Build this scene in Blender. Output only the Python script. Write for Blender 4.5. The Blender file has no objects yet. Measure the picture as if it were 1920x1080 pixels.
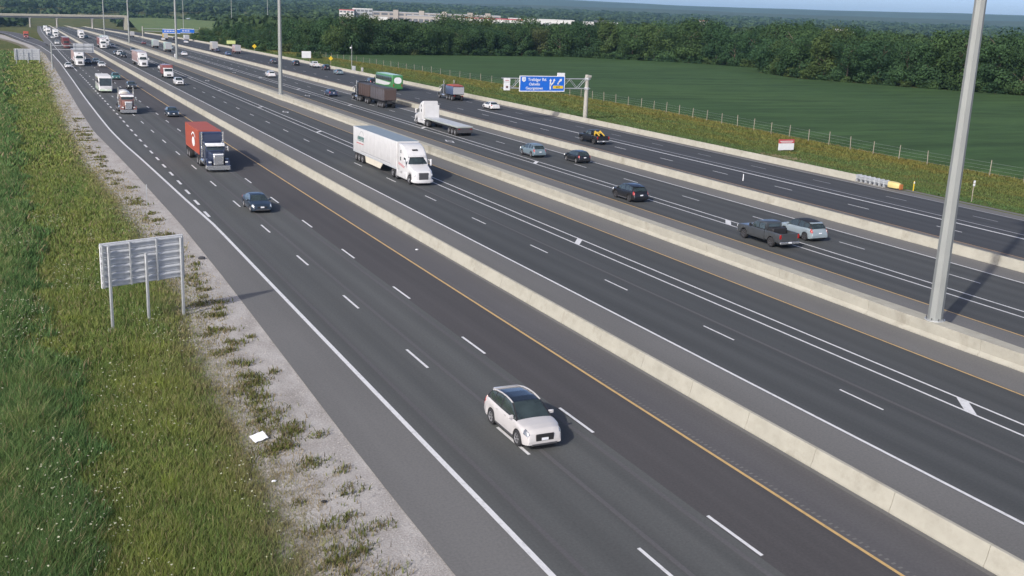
import bpy, math, random
import numpy as np
from mathutils import Matrix, Vector
random.seed(7); RNG = np.random.default_rng(11)
scene = bpy.context.scene
COL = scene.collection
rad = math.radians

# ------------------------------------------------------------------ camera
CAM_H = 18.196
cam_d = bpy.data.cameras.new('camera')
cam = bpy.data.objects.new('camera', cam_d); COL.objects.link(cam)
cam_d.sensor_width = 36.0; cam_d.lens = 37.52
cam_d.clip_start = 0.5; cam_d.clip_end = 40000
_p, _r, _y = rad(14.605), rad(2.282), rad(26.006)
fw = Vector((math.sin(_y)*math.cos(_p), math.cos(_y)*math.cos(_p), -math.sin(_p)))
r0 = Vector((math.cos(_y), -math.sin(_y), 0)); u0 = r0.cross(fw)
rt = math.cos(_r)*r0 + math.sin(_r)*u0
up = -math.sin(_r)*r0 + math.cos(_r)*u0
m = Matrix.Identity(4)
for i in range(3):
    m[i][0] = rt[i]; m[i][1] = up[i]; m[i][2] = -fw[i]
m[2][3] = CAM_H
cam.matrix_world = m
scene.camera = cam

# ------------------------------------------------------------------ light
SUN_EL = rad(33.0); SHX, SHY = 0.843, 0.538
w = bpy.data.worlds.new('World'); scene.world = w; w.use_nodes = True
nt = w.node_tree; nt.nodes.clear()
sky = nt.nodes.new('ShaderNodeTexSky'); sky.sky_type = 'NISHITA'; sky.sun_disc = False
sky.sun_elevation = SUN_EL; sky.sun_rotation = math.atan2(-SHX, -SHY)
sky.air_density = 0.3; sky.dust_density = 2.0; sky.ozone_density = 1.0; sky.altitude = 200
bg = nt.nodes.new('ShaderNodeBackground'); bg.inputs[1].default_value = 0.15
wo = nt.nodes.new('ShaderNodeOutputWorld')
nt.links.new(sky.outputs[0], bg.inputs[0]); nt.links.new(bg.outputs[0], wo.inputs[0])
sun_d = bpy.data.lights.new('sun', 'SUN'); sun_d.energy = 2.0; sun_d.angle = rad(0.9); sun_d.color = (1.0, 0.945, 0.86)
sun = bpy.data.objects.new('sun', sun_d); COL.objects.link(sun)
ld = Vector((SHX*math.cos(SUN_EL), SHY*math.cos(SUN_EL), -math.sin(SUN_EL)))
sun.rotation_euler = ld.to_track_quat('-Z', 'Y').to_euler(); sun.location = (0, 0, 200)
vs = scene.view_settings
vs.view_transform = 'Standard'; vs.look = 'None'; vs.exposure = 0.88; vs.gamma = 1.0; vs.use_curve_mapping = False

# ------------------------------------------------------------------ ground shape
S1, S2, B2 = -0.000845, -1.2376e-5, 2.1339e-5
YM = 874.8
def _q(Y, k):
    Yc = min(max(Y, 0.0), YM); return k*(Yc*Yc + 2*YM*(max(Y, 0.0)-Yc))
def zg(Y): return S1*Y + _q(Y, S2)
def xo(Y): return _q(min(Y, 1500), B2)
def sm(a, b, x):
    t = min(1, max(0, (x-a)/(b-a))); return t*t*(3-2*t)
FAR_R = [0, 1500, 2500, 4000, 6000, 8000, 12000]
FAR_Z = [-19, -19, -9, 4, 22, 40, 55]
def zt(X, Y):
    z = zg(Y)
    if Y > 500: z = zg(500) + (z-zg(500))*(1-0.7*sm(150, 420, X))
    if X < 9.4: z -= min((9.4-X)*0.045, 0.55)
    elif 93.4 < X < 118: z -= 0.35*math.sin(math.pi*(X-93.4)/24.6)**2
    r = math.hypot(X, Y)
    k = sm(1350, 2300, r)
    if k > 0: z = z*(1-k) + k*float(np.interp(r, FAR_R, FAR_Z))
    return z
def P(X, Y, Z=0.0): return Vector((X + xo(Y), Y, Z + zt(X, Y)))
def PR(X, Y, Z=0.0): return Vector((X + xo(Y), Y, Z + zg(Y)))
def yaw(Y): return -math.atan(2*B2*min(max(Y, 0), YM))
def pitch(Y): return math.atan(S1 + 2*S2*min(max(Y, 0), YM))

# ------------------------------------------------------------------ materials
MATS = {}
def new_mat(name):
    mt = bpy.data.materials.new(name); mt.use_nodes = True
    return mt, mt.node_tree, mt.node_tree.nodes['Principled BSDF']
def N(t, typ, **k):
    n = t.nodes.new(typ)
    for a, b in k.items(): setattr(n, a, b)
    return n
def ramp(t, stops):
    r = N(t, 'ShaderNodeValToRGB'); e = r.color_ramp.elements
    while len(e) < len(stops): e.new(0.5)
    for el, (p, c) in zip(e, stops): el.position = p; el.color = (*c, 1)
    return r
def pos_scaled(t, sx, sy, sz=1.0):
    g = N(t, 'ShaderNodeNewGeometry'); mp = N(t, 'ShaderNodeMapping')
    mp.inputs['Scale'].default_value = (sx, sy, sz); t.links.new(g.outputs['Position'], mp.inputs['Vector'])
    return mp.outputs['Vector']
def noise(t, vec, scale, detail=4, rough=0.55):
    n = N(t, 'ShaderNodeTexNoise'); n.inputs['Scale'].default_value = scale
    n.inputs['Detail'].default_value = detail; n.inputs['Roughness'].default_value = rough
    if vec is not None: t.links.new(vec, n.inputs['Vector'])
    return n.outputs['Fac']
def mixc(t, fac, a, b, typ='MIX'):
    mx = N(t, 'ShaderNodeMix', data_type='RGBA', blend_type=typ)
    if isinstance(fac, (int, float)): mx.inputs[0].default_value = fac
    else: t.links.new(fac, mx.inputs[0])
    for s, v in ((6, a), (7, b)):
        if isinstance(v, tuple): mx.inputs[s].default_value = (*v, 1)
        else: t.links.new(v, mx.inputs[s])
    return mx.outputs[2]
def bump(t, b, h, strength=0.3, dist=0.02):
    bp = N(t, 'ShaderNodeBump'); bp.inputs['Strength'].default_value = strength; bp.inputs['Distance'].default_value = dist
    t.links.new(h, bp.inputs['Height']); t.links.new(bp.outputs[0], b.inputs['Normal'])
def plain(name, c, rough=0.5, metal=0.0, coat=0.0, var=0.06, vscale=3.0, emit=None):
    if name in MATS: return MATS[name]
    mt, t, b = new_mat(name)
    tc = N(t, 'ShaderNodeTexCoord')
    nz = noise(t, tc.outputs['Object'], vscale, 3)
    rp = ramp(t, [(0.3, tuple(max(0, x*(1-var)) for x in c)), (0.7, tuple(x*(1+var) for x in c))])
    t.links.new(nz, rp.inputs[0]); t.links.new(rp.outputs[0], b.inputs['Base Color'])
    b.inputs['Roughness'].default_value = rough; b.inputs['Metallic'].default_value = metal
    if coat: b.inputs['Coat Weight'].default_value = coat; b.inputs['Coat Roughness'].default_value = 0.12
    if emit: b.inputs['Emission Color'].default_value = (*emit[0], 1); b.inputs['Emission Strength'].default_value = emit[1]
    MATS[name] = mt; return mt
def paint(name, c): return plain('paint_'+name, c, 0.34, 0.0, 0.6, 0.05, 1.4)

def asphalt(name, dark, light, streak, sx=1.1, patch=0.35, lane=None):
    mt, t, b = new_mat(name)
    st = noise(t, pos_scaled(t, sx, 0.012), 1.0, 5, 0.6)
    pt = noise(t, pos_scaled(t, 0.16, 0.05), 1.0, 4, 0.6)
    fg = noise(t, pos_scaled(t, 9, 9), 1.0, 3, 0.7)
    r1 = ramp(t, [(0.32, dark), (0.68, light)]); t.links.new(st, r1.inputs[0])
    r2 = ramp(t, [(0.35, tuple(x*0.86 for x in streak)), (0.65, tuple(x*1.08 for x in streak))]); t.links.new(pt, r2.inputs[0])
    c = mixc(t, patch, r1.outputs[0], r2.outputs[0])
    r3 = ramp(t, [(0.3, (0.86,)*3), (0.7, (1.12,)*3)]); t.links.new(fg, r3.inputs[0])
    c = mixc(t, 1.0, c, r3.outputs[0], 'MULTIPLY')
    if lane:                                                 # tyre-polished tracks and the oily strip between them
        gm = N(t, 'ShaderNodeNewGeometry'); sp = N(t, 'ShaderNodeSeparateXYZ'); t.links.new(gm.outputs['Position'], sp.inputs[0])
        y2 = N(t, 'ShaderNodeMath', operation='MULTIPLY'); t.links.new(sp.outputs[1], y2.inputs[0]); t.links.new(sp.outputs[1], y2.inputs[1])
        xm = N(t, 'ShaderNodeMath', operation='MULTIPLY_ADD'); t.links.new(y2.outputs[0], xm.inputs[0]); xm.inputs[1].default_value = -2.1339e-5; t.links.new(sp.outputs[0], xm.inputs[2])
        wob = noise(t, pos_scaled(t, 0.02, 0.03), 1.0, 2); wb = N(t, 'ShaderNodeMath', operation='MULTIPLY_ADD'); t.links.new(wob, wb.inputs[0]); wb.inputs[1].default_value = 0.9; t.links.new(xm.outputs[0], wb.inputs[2])
        ph = N(t, 'ShaderNodeMath', operation='MULTIPLY_ADD'); t.links.new(wb.outputs[0], ph.inputs[0]); ph.inputs[1].default_value = 4*math.pi/lane[1]; ph.inputs[2].default_value = -4*math.pi*(lane[0]+0.45)/lane[1]
        sn = N(t, 'ShaderNodeMath', operation='COSINE'); t.links.new(ph.outputs[0], sn.inputs[0])
        mr = N(t, 'ShaderNodeMapRange'); mr.inputs['From Min'].default_value = -1; mr.inputs['From Max'].default_value = 1; mr.inputs['To Min'].default_value = 0; mr.inputs['To Max'].default_value = 1; t.links.new(sn.outputs[0], mr.inputs[0])
        r5 = ramp(t, [(0.0, (0.90, 0.90, 0.90)), (1.0, (1.06, 1.06, 1.06))]); t.links.new(mr.outputs[0], r5.inputs[0]); c = mixc(t, 1.0, c, r5.outputs[0], 'MULTIPLY')
        oil = noise(t, pos_scaled(t, 1.6, 0.7), 1.0, 5, 0.7); r6 = ramp(t, [(0.66, (1, 1, 1)), (0.76, (0.80, 0.80, 0.80))]); t.links.new(oil, r6.inputs[0]); c = mixc(t, 1.0, c, r6.outputs[0], 'MULTIPLY')
    t.links.new(c, b.inputs['Base Color']); b.inputs['Roughness'].default_value = 0.86
    b.inputs['Specular IOR Level'].default_value = 0.3
    bump(t, b, fg, 0.25, 0.01)
    MATS[name] = mt; return mt
asphalt('asphalt_lane', (0.056, 0.060, 0.061), (0.076, 0.080, 0.081), (0.066, 0.070, 0.071), lane=(34.22, 3.87))
asphalt('asphalt_blue', (0.048, 0.051, 0.055), (0.064, 0.068, 0.073), (0.056, 0.059, 0.064), lane=(75.8, 3.9))
asphalt('asphalt_old', (0.074, 0.077, 0.076), (0.098, 0.101, 0.099), (0.088, 0.092, 0.091), lane=(15.56, 3.78))
asphalt('asphalt_dark', (0.060, 0.057, 0.058), (0.080, 0.076, 0.077), (0.070, 0.067, 0.068))
asphalt('asphalt_shoulder', (0.130, 0.129, 0.125), (0.164, 0.163, 0.158), (0.147, 0.145, 0.141), 0.5, 0.5)
asphalt('asphalt_shoulder_dark', (0.085, 0.083, 0.088), (0.112, 0.110, 0.114), (0.098, 0.096, 0.099), 0.8, 0.5)

def mk_marking(name, c):
    mt, t, b = new_mat(name)
    n1 = noise(t, pos_scaled(t, 5, 2.5), 1.0, 5, 0.7)
    r = ramp(t, [(0.25, tuple(x*0.62 for x in c)), (0.5, c)]); t.links.new(n1, r.inputs[0])
    t.links.new(r.outputs[0], b.inputs['Base Color']); b.inputs['Roughness'].default_value = 0.6
    MATS[name] = mt
mk_marking('mark_white', (0.66, 0.66, 0.66)); mk_marking('mark_yellow', (0.54, 0.36, 0.14))
mk_marking('mark_worn', (0.34, 0.34, 0.35)); mk_marking('mark_worn_yellow', (0.36, 0.22, 0.11))

def mk_concrete(name, c):
    mt, t, b = new_mat(name)
    n1 = noise(t, pos_scaled(t, 0.5, 0.5, 0.5), 1.0, 5, 0.65)
    n2 = noise(t, pos_scaled(t, 2.0, 1.1, 1.6), 1.0, 5, 0.7)
    r = ramp(t, [(0.3, tuple(x*0.88 for x in c)), (0.7, tuple(x*1.06 for x in c))]); t.links.new(n1, r.inputs[0])
    n3 = noise(t, pos_scaled(t, 1.5, 0.35, 0.12), 1.0, 5, 0.7)
    r3 = ramp(t, [(0.55, (1, 1, 1)), (0.72, (0.72, 0.70, 0.67))]); t.links.new(n3, r3.inputs[0])
    r2 = ramp(t, [(0.25, (0.86, 0.855, 0.84)), (0.55, (1, 1, 1))]); t.links.new(n2, r2.inputs[0])
    cc = mixc(t, 1.0, r.outputs[0], r2.outputs[0], 'MULTIPLY')
    cc = mixc(t, 1.0, cc, r3.outputs[0], 'MULTIPLY')
    t.links.new(cc, b.inputs['Base Color']); b.inputs['Roughness'].default_value = 0.9
    bump(t, b, n2, 0.2, 0.02); MATS[name] = mt
mk_concrete('concrete', (0.372, 0.358, 0.300)); mk_concrete('concrete_grey', (0.36, 0.35, 0.315))

def mk_gravel():
    mt, t, b = new_mat('gravel')
    n1 = noise(t, pos_scaled(t, 0.7, 0.35), 1.0, 5, 0.6); n2 = noise(t, pos_scaled(t, 11, 11), 1.0, 4, 0.75)
    r = ramp(t, [(0.3, (0.31, 0.29, 0.27)), (0.55, (0.43, 0.41, 0.39)), (0.75, (0.50, 0.485, 0.465))]); t.links.new(n1, r.inputs[0])
    r2 = ramp(t, [(0.3, (0.6, 0.58, 0.56)), (0.65, (1.12, 1.12, 1.12))]); t.links.new(n2, r2.inputs[0])
    gc = mixc(t, 1.0, r.outputs[0], r2.outputs[0], 'MULTIPLY')
    at = N(t, 'ShaderNodeAttribute'); at.attribute_name = 'blend'
    n3 = noise(t, pos_scaled(t, 1.3, 0.9), 1.0, 6, 0.7)
    ad = N(t, 'ShaderNodeMath', operation='ADD'); t.links.new(at.outputs['Fac'], ad.inputs[0]); t.links.new(n3, ad.inputs[1])
    r4 = ramp(t, [(0.62, (1, 1, 1)), (1.0, (0, 0, 0))]); hf = N(t, 'ShaderNodeMath', operation='MULTIPLY'); hf.inputs[1].default_value = 0.66
    t.links.new(ad.outputs[0], hf.inputs[0]); t.links.new(hf.outputs[0], r4.inputs[0])
    r4.color_ramp.elements[0].position = 0.50; r4.color_ramp.elements[1].position = 0.72
    rs = ramp(t, [(0.35, (0.085, 0.080, 0.036)), (0.6, (0.150, 0.130, 0.075))]); t.links.new(n1, rs.inputs[0])
    t.links.new(mixc(t, r4.outputs[0], gc, rs.outputs[0]), b.inputs['Base Color'])
    b.inputs['Roughness'].default_value = 0.95; bump(t, b, n2, 0.6, 0.05); MATS['gravel'] = mt
mk_gravel()

def mk_ground():
    mt, t, b = new_mat('grass_ground')
    n1 = noise(t, pos_scaled(t, 0.08, 0.03), 1.0, 5, 0.6); n2 = noise(t, pos_scaled(t, 1.7, 1.1), 1.0, 5, 0.7)
    r = ramp(t, [(0.3, (0.075, 0.095, 0.030)), (0.5, (0.105, 0.115, 0.036)), (0.7, (0.150, 0.130, 0.050))]); t.links.new(n1, r.inputs[0])
    r2 = ramp(t, [(0.3, (0.6,)*3), (0.7, (1.2,)*3)]); t.links.new(n2, r2.inputs[0])
    t.links.new(mixc(t, 1.0, r.outputs[0], r2.outputs[0], 'MULTIPLY'), b.inputs['Base Color'])
    b.inputs['Roughness'].default_value = 0.95; b.inputs['Specular IOR Level'].default_value = 0.1
    bump(t, b, n2, 0.6, 0.2); MATS['grass_ground'] = mt
    mt, t, b = new_mat('bank_grass')
    n1 = noise(t, pos_scaled(t, 0.05, 0.05), 1.0, 5, 0.6); n2 = noise(t, pos_scaled(t, 0.6, 0.6), 1.0, 5, 0.7)
    r = ramp(t, [(0.3, (0.066, 0.112, 0.036)), (0.7, (0.10, 0.135, 0.046))]); t.links.new(n1, r.inputs[0])
    r2 = ramp(t, [(0.3, (0.75,)*3), (0.7, (1.15,)*3)]); t.links.new(n2, r2.inputs[0])
    t.links.new(mixc(t, 1.0, r.outputs[0], r2.outputs[0], 'MULTIPLY'), b.inputs['Base Color'])
    b.inputs['Roughness'].default_value = 0.95; MATS['bank_grass'] = mt
    mt, t, b = new_mat('crop_green')
    n1 = noise(t, pos_scaled(t, 0.02, 0.02), 1.0, 5, 0.6); gq = N(t, 'ShaderNodeNewGeometry'); mq = N(t, 'ShaderNodeMapping'); mq.inputs['Rotation'].default_value = (0, 0, rad(32)); mq.inputs['Scale'].default_value = (0.03, 0.16, 1); t.links.new(gq.outputs['Position'], mq.inputs['Vector'])
    n2 = noise(t, mq.outputs['Vector'], 1.0, 8, 0.75)
    n3 = noise(t, pos_scaled(t, 0.16, 0.16), 1.0, 5, 0.65)
    r = ramp(t, [(0.3, (0.035, 0.071, 0.023)), (0.7, (0.046, 0.085, 0.027))]); t.links.new(n1, r.inputs[0])
    r2 = ramp(t, [(0.36, (0.72,)*3), (0.64, (1.34,)*3)]); t.links.new(n2, r2.inputs[0])
    c = mixc(t, 1.0, r.outputs[0], r2.outputs[0], 'MULTIPLY')
    r3 = ramp(t, [(0.69, (0, 0, 0)), (0.76, (0.6,)*3)]); t.links.new(n3, r3.inputs[0])
    c = mixc(t, r3.outputs[0], c, (0.085, 0.12, 0.04))
    t.links.new(c, b.inputs['Base Color'])
    b.inputs['Roughness'].default_value = 0.9; b.inputs['Specular IOR Level'].default_value = 0.15
    bump(t, b, n2, 0.5, 0.3); MATS['crop_green'] = mt
    mt, t, b = new_mat('hill_forest')
    n1 = noise(t, pos_scaled(t, 0.004, 0.004, 0.02), 1.0, 9, 0.75)
    r = ramp(t, [(0.35, (0.014, 0.030, 0.012)), (0.65, (0.034, 0.060, 0.024))]); t.links.new(n1, r.inputs[0])
    t.links.new(r.outputs[0], b.inputs['Base Color']); b.inputs['Roughness'].default_value = 0.95; MATS['hill_forest'] = mt
mk_ground()

def mk_leaf(name, stops, rnd=True):
    mt, t, b = new_mat(name)
    oi = N(t, 'ShaderNodeObjectInfo'); r = ramp(t, stops); t.links.new(oi.outputs['Random'], r.inputs[0])
    at = N(t, 'ShaderNodeAttribute'); at.attribute_name = 'tint'
    r2 = ramp(t, [(0.15, (0.62, 0.66, 0.64)), (0.85, (1.34, 1.30, 1.2))]); t.links.new(at.outputs['Fac'], r2.inputs[0])
    t.links.new(mixc(t, 1.0, r.outputs[0], r2.outputs[0], 'MULTIPLY'), b.inputs['Base Color'])
    b.inputs['Roughness'].default_value = 0.8; b.inputs['Specular IOR Level'].default_value = 0.2
    tr = N(t, 'ShaderNodeBsdfTranslucent'); t.links.new(r.outputs[0], tr.inputs[0])
    ms = N(t, 'ShaderNodeMixShader'); ms.inputs[0].default_value = 0.22
    o = t.nodes['Material Output']; t.links.new(b.outputs[0], ms.inputs[1]); t.links.new(tr.outputs[0], ms.inputs[2]); t.links.new(ms.outputs[0], o.inputs[0])
    MATS[name] = mt
mk_leaf('leaf', [(0.0, (0.034, 0.076, 0.034)), (0.45, (0.043, 0.085, 0.035)), (0.85, (0.053, 0.095, 0.034)), (0.96, (0.076, 0.110, 0.036)), (1.0, (0.080, 0.094, 0.044))])
mk_leaf('leaf_far', [(0, (0.040, 0.070, 0.028)), (1, (0.048, 0.078, 0.032))])
def mk_blade():
    mt, t, b = new_mat('blade')
    at = N(t, 'ShaderNodeAttribute'); at.attribute_name = 'Col'
    t.links.new(at.outputs['Color'], b.inputs['Base Color']); b.inputs['Roughness'].default_value = 0.75
    b.inputs['Specular IOR Level'].default_value = 0.2
    tr = N(t, 'ShaderNodeBsdfTranslucent'); t.links.new(at.outputs['Color'], tr.inputs[0])
    ms = N(t, 'ShaderNodeMixShader'); ms.inputs[0].default_value = 0.25
    o = t.nodes['Material Output']; t.links.new(b.outputs[0], ms.inputs[1]); t.links.new(tr.outputs[0], ms.inputs[2]); t.links.new(ms.outputs[0], o.inputs[0])
    MATS['blade'] = mt
mk_blade()
plain('bark', (0.13, 0.10, 0.075), 0.9, var=0.3); plain('steel', (0.50, 0.52, 0.53), 0.45, 0.55, var=0.08)
plain('pole_steel', (0.27, 0.285, 0.275), 0.6, 0.25, var=0.06, vscale=0.6)
plain('aluminium', (0.47, 0.49, 0.51), 0.5, 0.15, var=0.10); plain('tyre', (0.022, 0.022, 0.024), 0.85)
plain('rim', (0.42, 0.42, 0.43), 0.35, 0.7); plain('rim_dark', (0.10, 0.10, 0.105), 0.4, 0.5); plain('black', (0.018, 0.018, 0.020), 0.6)
plain('dark_grey', (0.06, 0.06, 0.065), 0.6); plain('chrome', (0.68, 0.69, 0.70), 0.22, 0.85); plain('glass', (0.030, 0.042, 0.043), 0.07, 0.0, 1.0, 0.35, 1.2)
plain('glass_blue', (0.016, 0.022, 0.032), 0.22, 0.0, 0.4); plain('headlight', (0.75, 0.77, 0.78), 0.15, 0.2, 0.6); plain('taillight', (0.30, 0.012, 0.012), 0.25, 0, 0.5)
plain('headlight_grey', (0.20, 0.215, 0.235), 0.12, 0.4, 0.8); plain('headlight_lit', (0.8, 0.8, 0.8), 0.2, emit=((1, 0.97, 0.9), 2.5))
plain('plate', (0.72, 0.74, 0.78), 0.5); plain('sign_blue', (0.012, 0.13, 0.58), 0.45); plain('sign_white', (0.72, 0.73, 0.74), 0.45)
plain('sign_yellow', (0.72, 0.50, 0.03), 0.5); plain('sign_red', (0.45, 0.07, 0.08), 0.5); plain('ink', (0.02, 0.02, 0.02), 0.6)
plain('wood', (0.28, 0.25, 0.20), 0.9, var=0.2); plain('wire', (0.40, 0.41, 0.41), 0.5, 0.4)
plain('white_wall', (0.58, 0.58, 0.57), 0.7); plain('grey_wall', (0.34, 0.35, 0.37), 0.7); plain('dark_wall', (0.10, 0.11, 0.13), 0.5); plain('red_trim', (0.42, 0.08, 0.09), 0.6)
plain('beige_wall', (0.34, 0.31, 0.28), 0.8); plain('paper', (0.78, 0.80, 0.82), 0.7)

# ------------------------------------------------------------------ mesh helpers
class MB:
    def __init__(s): s.v = []; s.f = []
    def add(s, vs_, fs):
        o = len(s.v); s.v.extend(tuple(v) for v in vs_); s.f.extend(tuple(i+o for i in f) for f in fs); return s
    def box(s, x0, x1, y0, y1, z0, z1):
        return s.add([(x0,y0,z0),(x1,y0,z0),(x1,y1,z0),(x0,y1,z0),(x0,y0,z1),(x1,y0,z1),(x1,y1,z1),(x0,y1,z1)],
                     [(0,3,2,1),(4,5,6,7),(0,1,5,4),(1,2,6,5),(2,3,7,6),(3,0,4,7)])
    def bbox(s, x0, x1, y0, y1, z0, z1, b=0.03):           # box with chamfered ends and rounded long edges
        cx = (x0+x1)/2; hw = (x1-x0)/2
        st = [(y1, hw-b, z0+b, z1-b, b*0.5), (y1-b, hw, z0, z1, b), (y0+b, hw, z0, z1, b), (y0, hw-b, z0+b, z1-b, b*0.5)]
        return s.loft(st, cx)
    def loft(s, st, cx=0.0, n=2, caps=True):                # stations (y, half width, z0, z1, corner radius)
        rings = []
        for (y, hw, z0, z1, r) in st:
            r = max(0.002, min(r, hw*0.95, (z1-z0)*0.48)); ring = []
            for (sx, sz, a0) in ((1,1,0),(-1,1,90),(-1,-1,180),(1,-1,270)):
                ccx = sx*(hw-r); ccz = (z1-r) if sz > 0 else (z0+r)
                for k in range(n+1):
                    a = rad(a0 + 90*k/n); ring.append((cx+ccx+r*math.cos(a), y, ccz+r*math.sin(a)))
            rings.append(ring)
        return s.rings(rings, True, caps)
    def rings(s, rings, closed=True, caps=True):
        m_ = len(rings[0]); vs_ = [p for r in rings for p in r]; fs = []
        for i in range(len(rings)-1):
            for j in range(m_ if closed else m_-1):
                a = i*m_+j; b = i*m_+(j+1) % m_; fs.append((a, b, b+m_, a+m_))
        if caps:
            fs.append(tuple(range(m_))[::-1]); fs.append(tuple((len(rings)-1)*m_+j for j in range(m_)))
        return s.add(vs_, fs)
    def cyl(s, p0, p1, r0, r1=None, n=12, caps=True):
        r1 = r0 if r1 is None else r1; p0 = Vector(p0); p1 = Vector(p1); d = (p1-p0).normalized()
        a = d.orthogonal().normalized(); b = d.cross(a)
        R_ = []
        for p, r in ((p0, r0), (p1, r1)):
            R_.append([tuple(p + a*r*math.cos(2*math.pi*k/n) + b*r*math.sin(2*math.pi*k/n)) for k in range(n)])
        return s.rings(R_, True, caps)
    def tube(s, pts, r, n=6):
        for a, b in zip(pts[:-1], pts[1:]): s.cyl(a, b, r, r, n)
        return s
    def lathe_x(s, prof, n=20, cx=0, cy=0, cz=0):           # profile [(x, r)] about an x axis
        R_ = [[(cx+x, cy+r*math.cos(2*math.pi*k/n), cz+r*math.sin(2*math.pi*k/n)) for k in range(n)] for x, r in prof]
        return s.rings(R_, True, True)
    def lathe_z(s, prof, n=16, cx=0, cy=0):
        R_ = [[(cx+r*math.cos(2*math.pi*k/n), cy+r*math.sin(2*math.pi*k/n), z) for k in range(n)] for z, r in prof]
        return s.rings(R_, True, True)
    def lathe_y(s, prof, n=16, cx=0, cz=0):
        R_ = [[(cx+r*math.cos(2*math.pi*k/n), y, cz+r*math.sin(2*math.pi*k/n)) for k in range(n)] for y, r in prof]
        return s.rings(R_, True, True)
    def quad(s, *pts): return s.add(pts, [tuple(range(len(pts)))])
    def mesh(s, name, smooth=True, angle=38):
        me = bpy.data.meshes.new(name); me.from_pydata([tuple(map(float, v)) for v in s.v], [], s.f); me.update()
        import bmesh
        bm = bmesh.new(); bm.from_mesh(me); bmesh.ops.recalc_face_normals(bm, faces=bm.faces); bm.to_mesh(me); bm.free()
        if smooth:
            me.shade_smooth(); me.set_sharp_from_angle(angle=rad(angle))
        me.materials.append(None); return me
CACHE = {}
def obj(name, me, mat, parent=None, loc=None, rot=None, scale=None):
    o = bpy.data.objects.new(name, me); COL.objects.link(o)
    if parent is not None: o.parent = parent
    if loc is not None: o.location = loc
    if rot is not None: o.rotation_euler = rot
    if scale is not None: o.scale = scale
    if mat is not None:
        if len(me.materials) == 0: me.materials.append(None)
        o.material_slots[0].link = 'OBJECT'; o.material_slots[0].material = MATS[mat] if isinstance(mat, str) else mat
    return o
def part(root, name, key, fn, mat, loc=None, rot=None, smooth=True, angle=38):
    if key is None or key not in CACHE:
        mb = MB(); fn(mb); me = mb.mesh(name, smooth, angle)
        if key is not None: CACHE[key] = me
    else: me = CACHE[key]
    return obj(name, me, mat, root, loc, rot)
def empty(name, loc, rz=0.0, rx=0.0):
    e = bpy.data.objects.new(name, None); COL.objects.link(e); e.location = loc
    e.rotation_euler = (rx, 0, rz); e.empty_display_size = 0.3; return e
def tag(o, label, cat, group=None):
    o['label'] = label; o['category'] = cat
    if group: o['group'] = group
    return o
def np_mesh(name, verts, faces, cols=None, tint=None):
    me = bpy.data.meshes.new(name); nv = len(verts); nf, k = faces.shape
    me.vertices.add(nv); me.vertices.foreach_set('co', np.asarray(verts, np.float32).ravel())
    me.loops.add(nf*k); me.loops.foreach_set('vertex_index', faces.astype(np.int32).ravel())
    me.polygons.add(nf); me.polygons.foreach_set('loop_start', np.arange(0, nf*k, k, dtype=np.int32))
    me.update(calc_edges=True)
    if cols is not None:
        a = me.attributes.new('Col', 'FLOAT_COLOR', 'POINT')
        a.data.foreach_set('color', np.concatenate([cols, np.ones((nv, 1))], 1).astype(np.float32).ravel())
    if tint is not None:
        a = me.attributes.new('tint', 'FLOAT', 'POINT'); a.data.foreach_set('value', np.asarray(tint, np.float32))
    me.materials.append(None); return me
def structure(o): o['kind'] = 'structure'; return o
def stuff(o): o['kind'] = 'stuff'; return o

# ------------------------------------------------------------------ terrain and pavements
def ys_fine(a, b):
    out = [a]
    while out[-1] < b:
        y = out[-1]; out.append(y + (6 if y < 200 else 15 if y < 600 else 40 if y < 1600 else 300))
    out[-1] = b; return out
def strip(name, xl, xr, a, b, dz, mat, nx=1, parent=None, zf=zg, step=None):
    fl = xl if callable(xl) else (lambda y: xl); fr = xr if callable(xr) else (lambda y: xr)
    yy = ys_fine(a, b); vs_ = []; fs = []
    for y in yy:
        for k in range(nx+1):
            X = fl(y) + (fr(y)-fl(y))*k/nx; vs_.append((X+xo(y), y, zf(y)+dz))
    for i in range(len(yy)-1):
        for k in range(nx):
            q = i*(nx+1)+k; fs.append((q, q+1, q+nx+2, q+nx+1))
    me = bpy.data.meshes.new(name); me.from_pydata(vs_, [], fs); me.materials.append(None)
    return obj(name, me, mat, parent)
def interp(pts):
    xs = [p[0] for p in pts]; ys = [p[1] for p in pts]
    return lambda y: float(np.interp(y, xs, ys))

def build_ground():
    xs = [-6000, -3000, -1200, -500, -200, -80, -30, -14, -6, -2, 1, 4, 7, 9.4, 11, 13, 40, 70, 90, 93.4, 96, 99, 102, 105.5, 109, 113, 118, 125, 150, 200, 280, 420, 600, 900, 1300, 1900, 2800, 4200, 6500, 10000]
    yy = [-60, 0, 20, 30, 40, 50, 60, 70] + list(range(80, 200, 10)) + list(range(200, 600, 20)) + list(range(600, 1700, 50)) + [1800, 2000, 2300, 2700, 3200, 4000, 5000, 6200, 7500, 9000, 11000]
    vs_ = []; fs = []
    for y in yy:
        for x in xs:
            z = zt(x, y) - (0.10 if 12.7 < x < 93.4 and y < 1700 else 0.0) - (0.06 if x <= 12.7 and y < 1700 else 0)
            vs_.append((x+xo(y), y, z))
    n = len(xs)
    for i in range(len(yy)-1):
        for j in range(n-1): fs.append((i*n+j, i*n+j+1, (i+1)*n+j+1, (i+1)*n+j))
    me = bpy.data.meshes.new('ground'); me.from_pydata(vs_, [], fs); me.shade_smooth(); me.materials.append(None)
    structure(obj('ground', me, 'grass_ground'))
build_ground()

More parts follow.
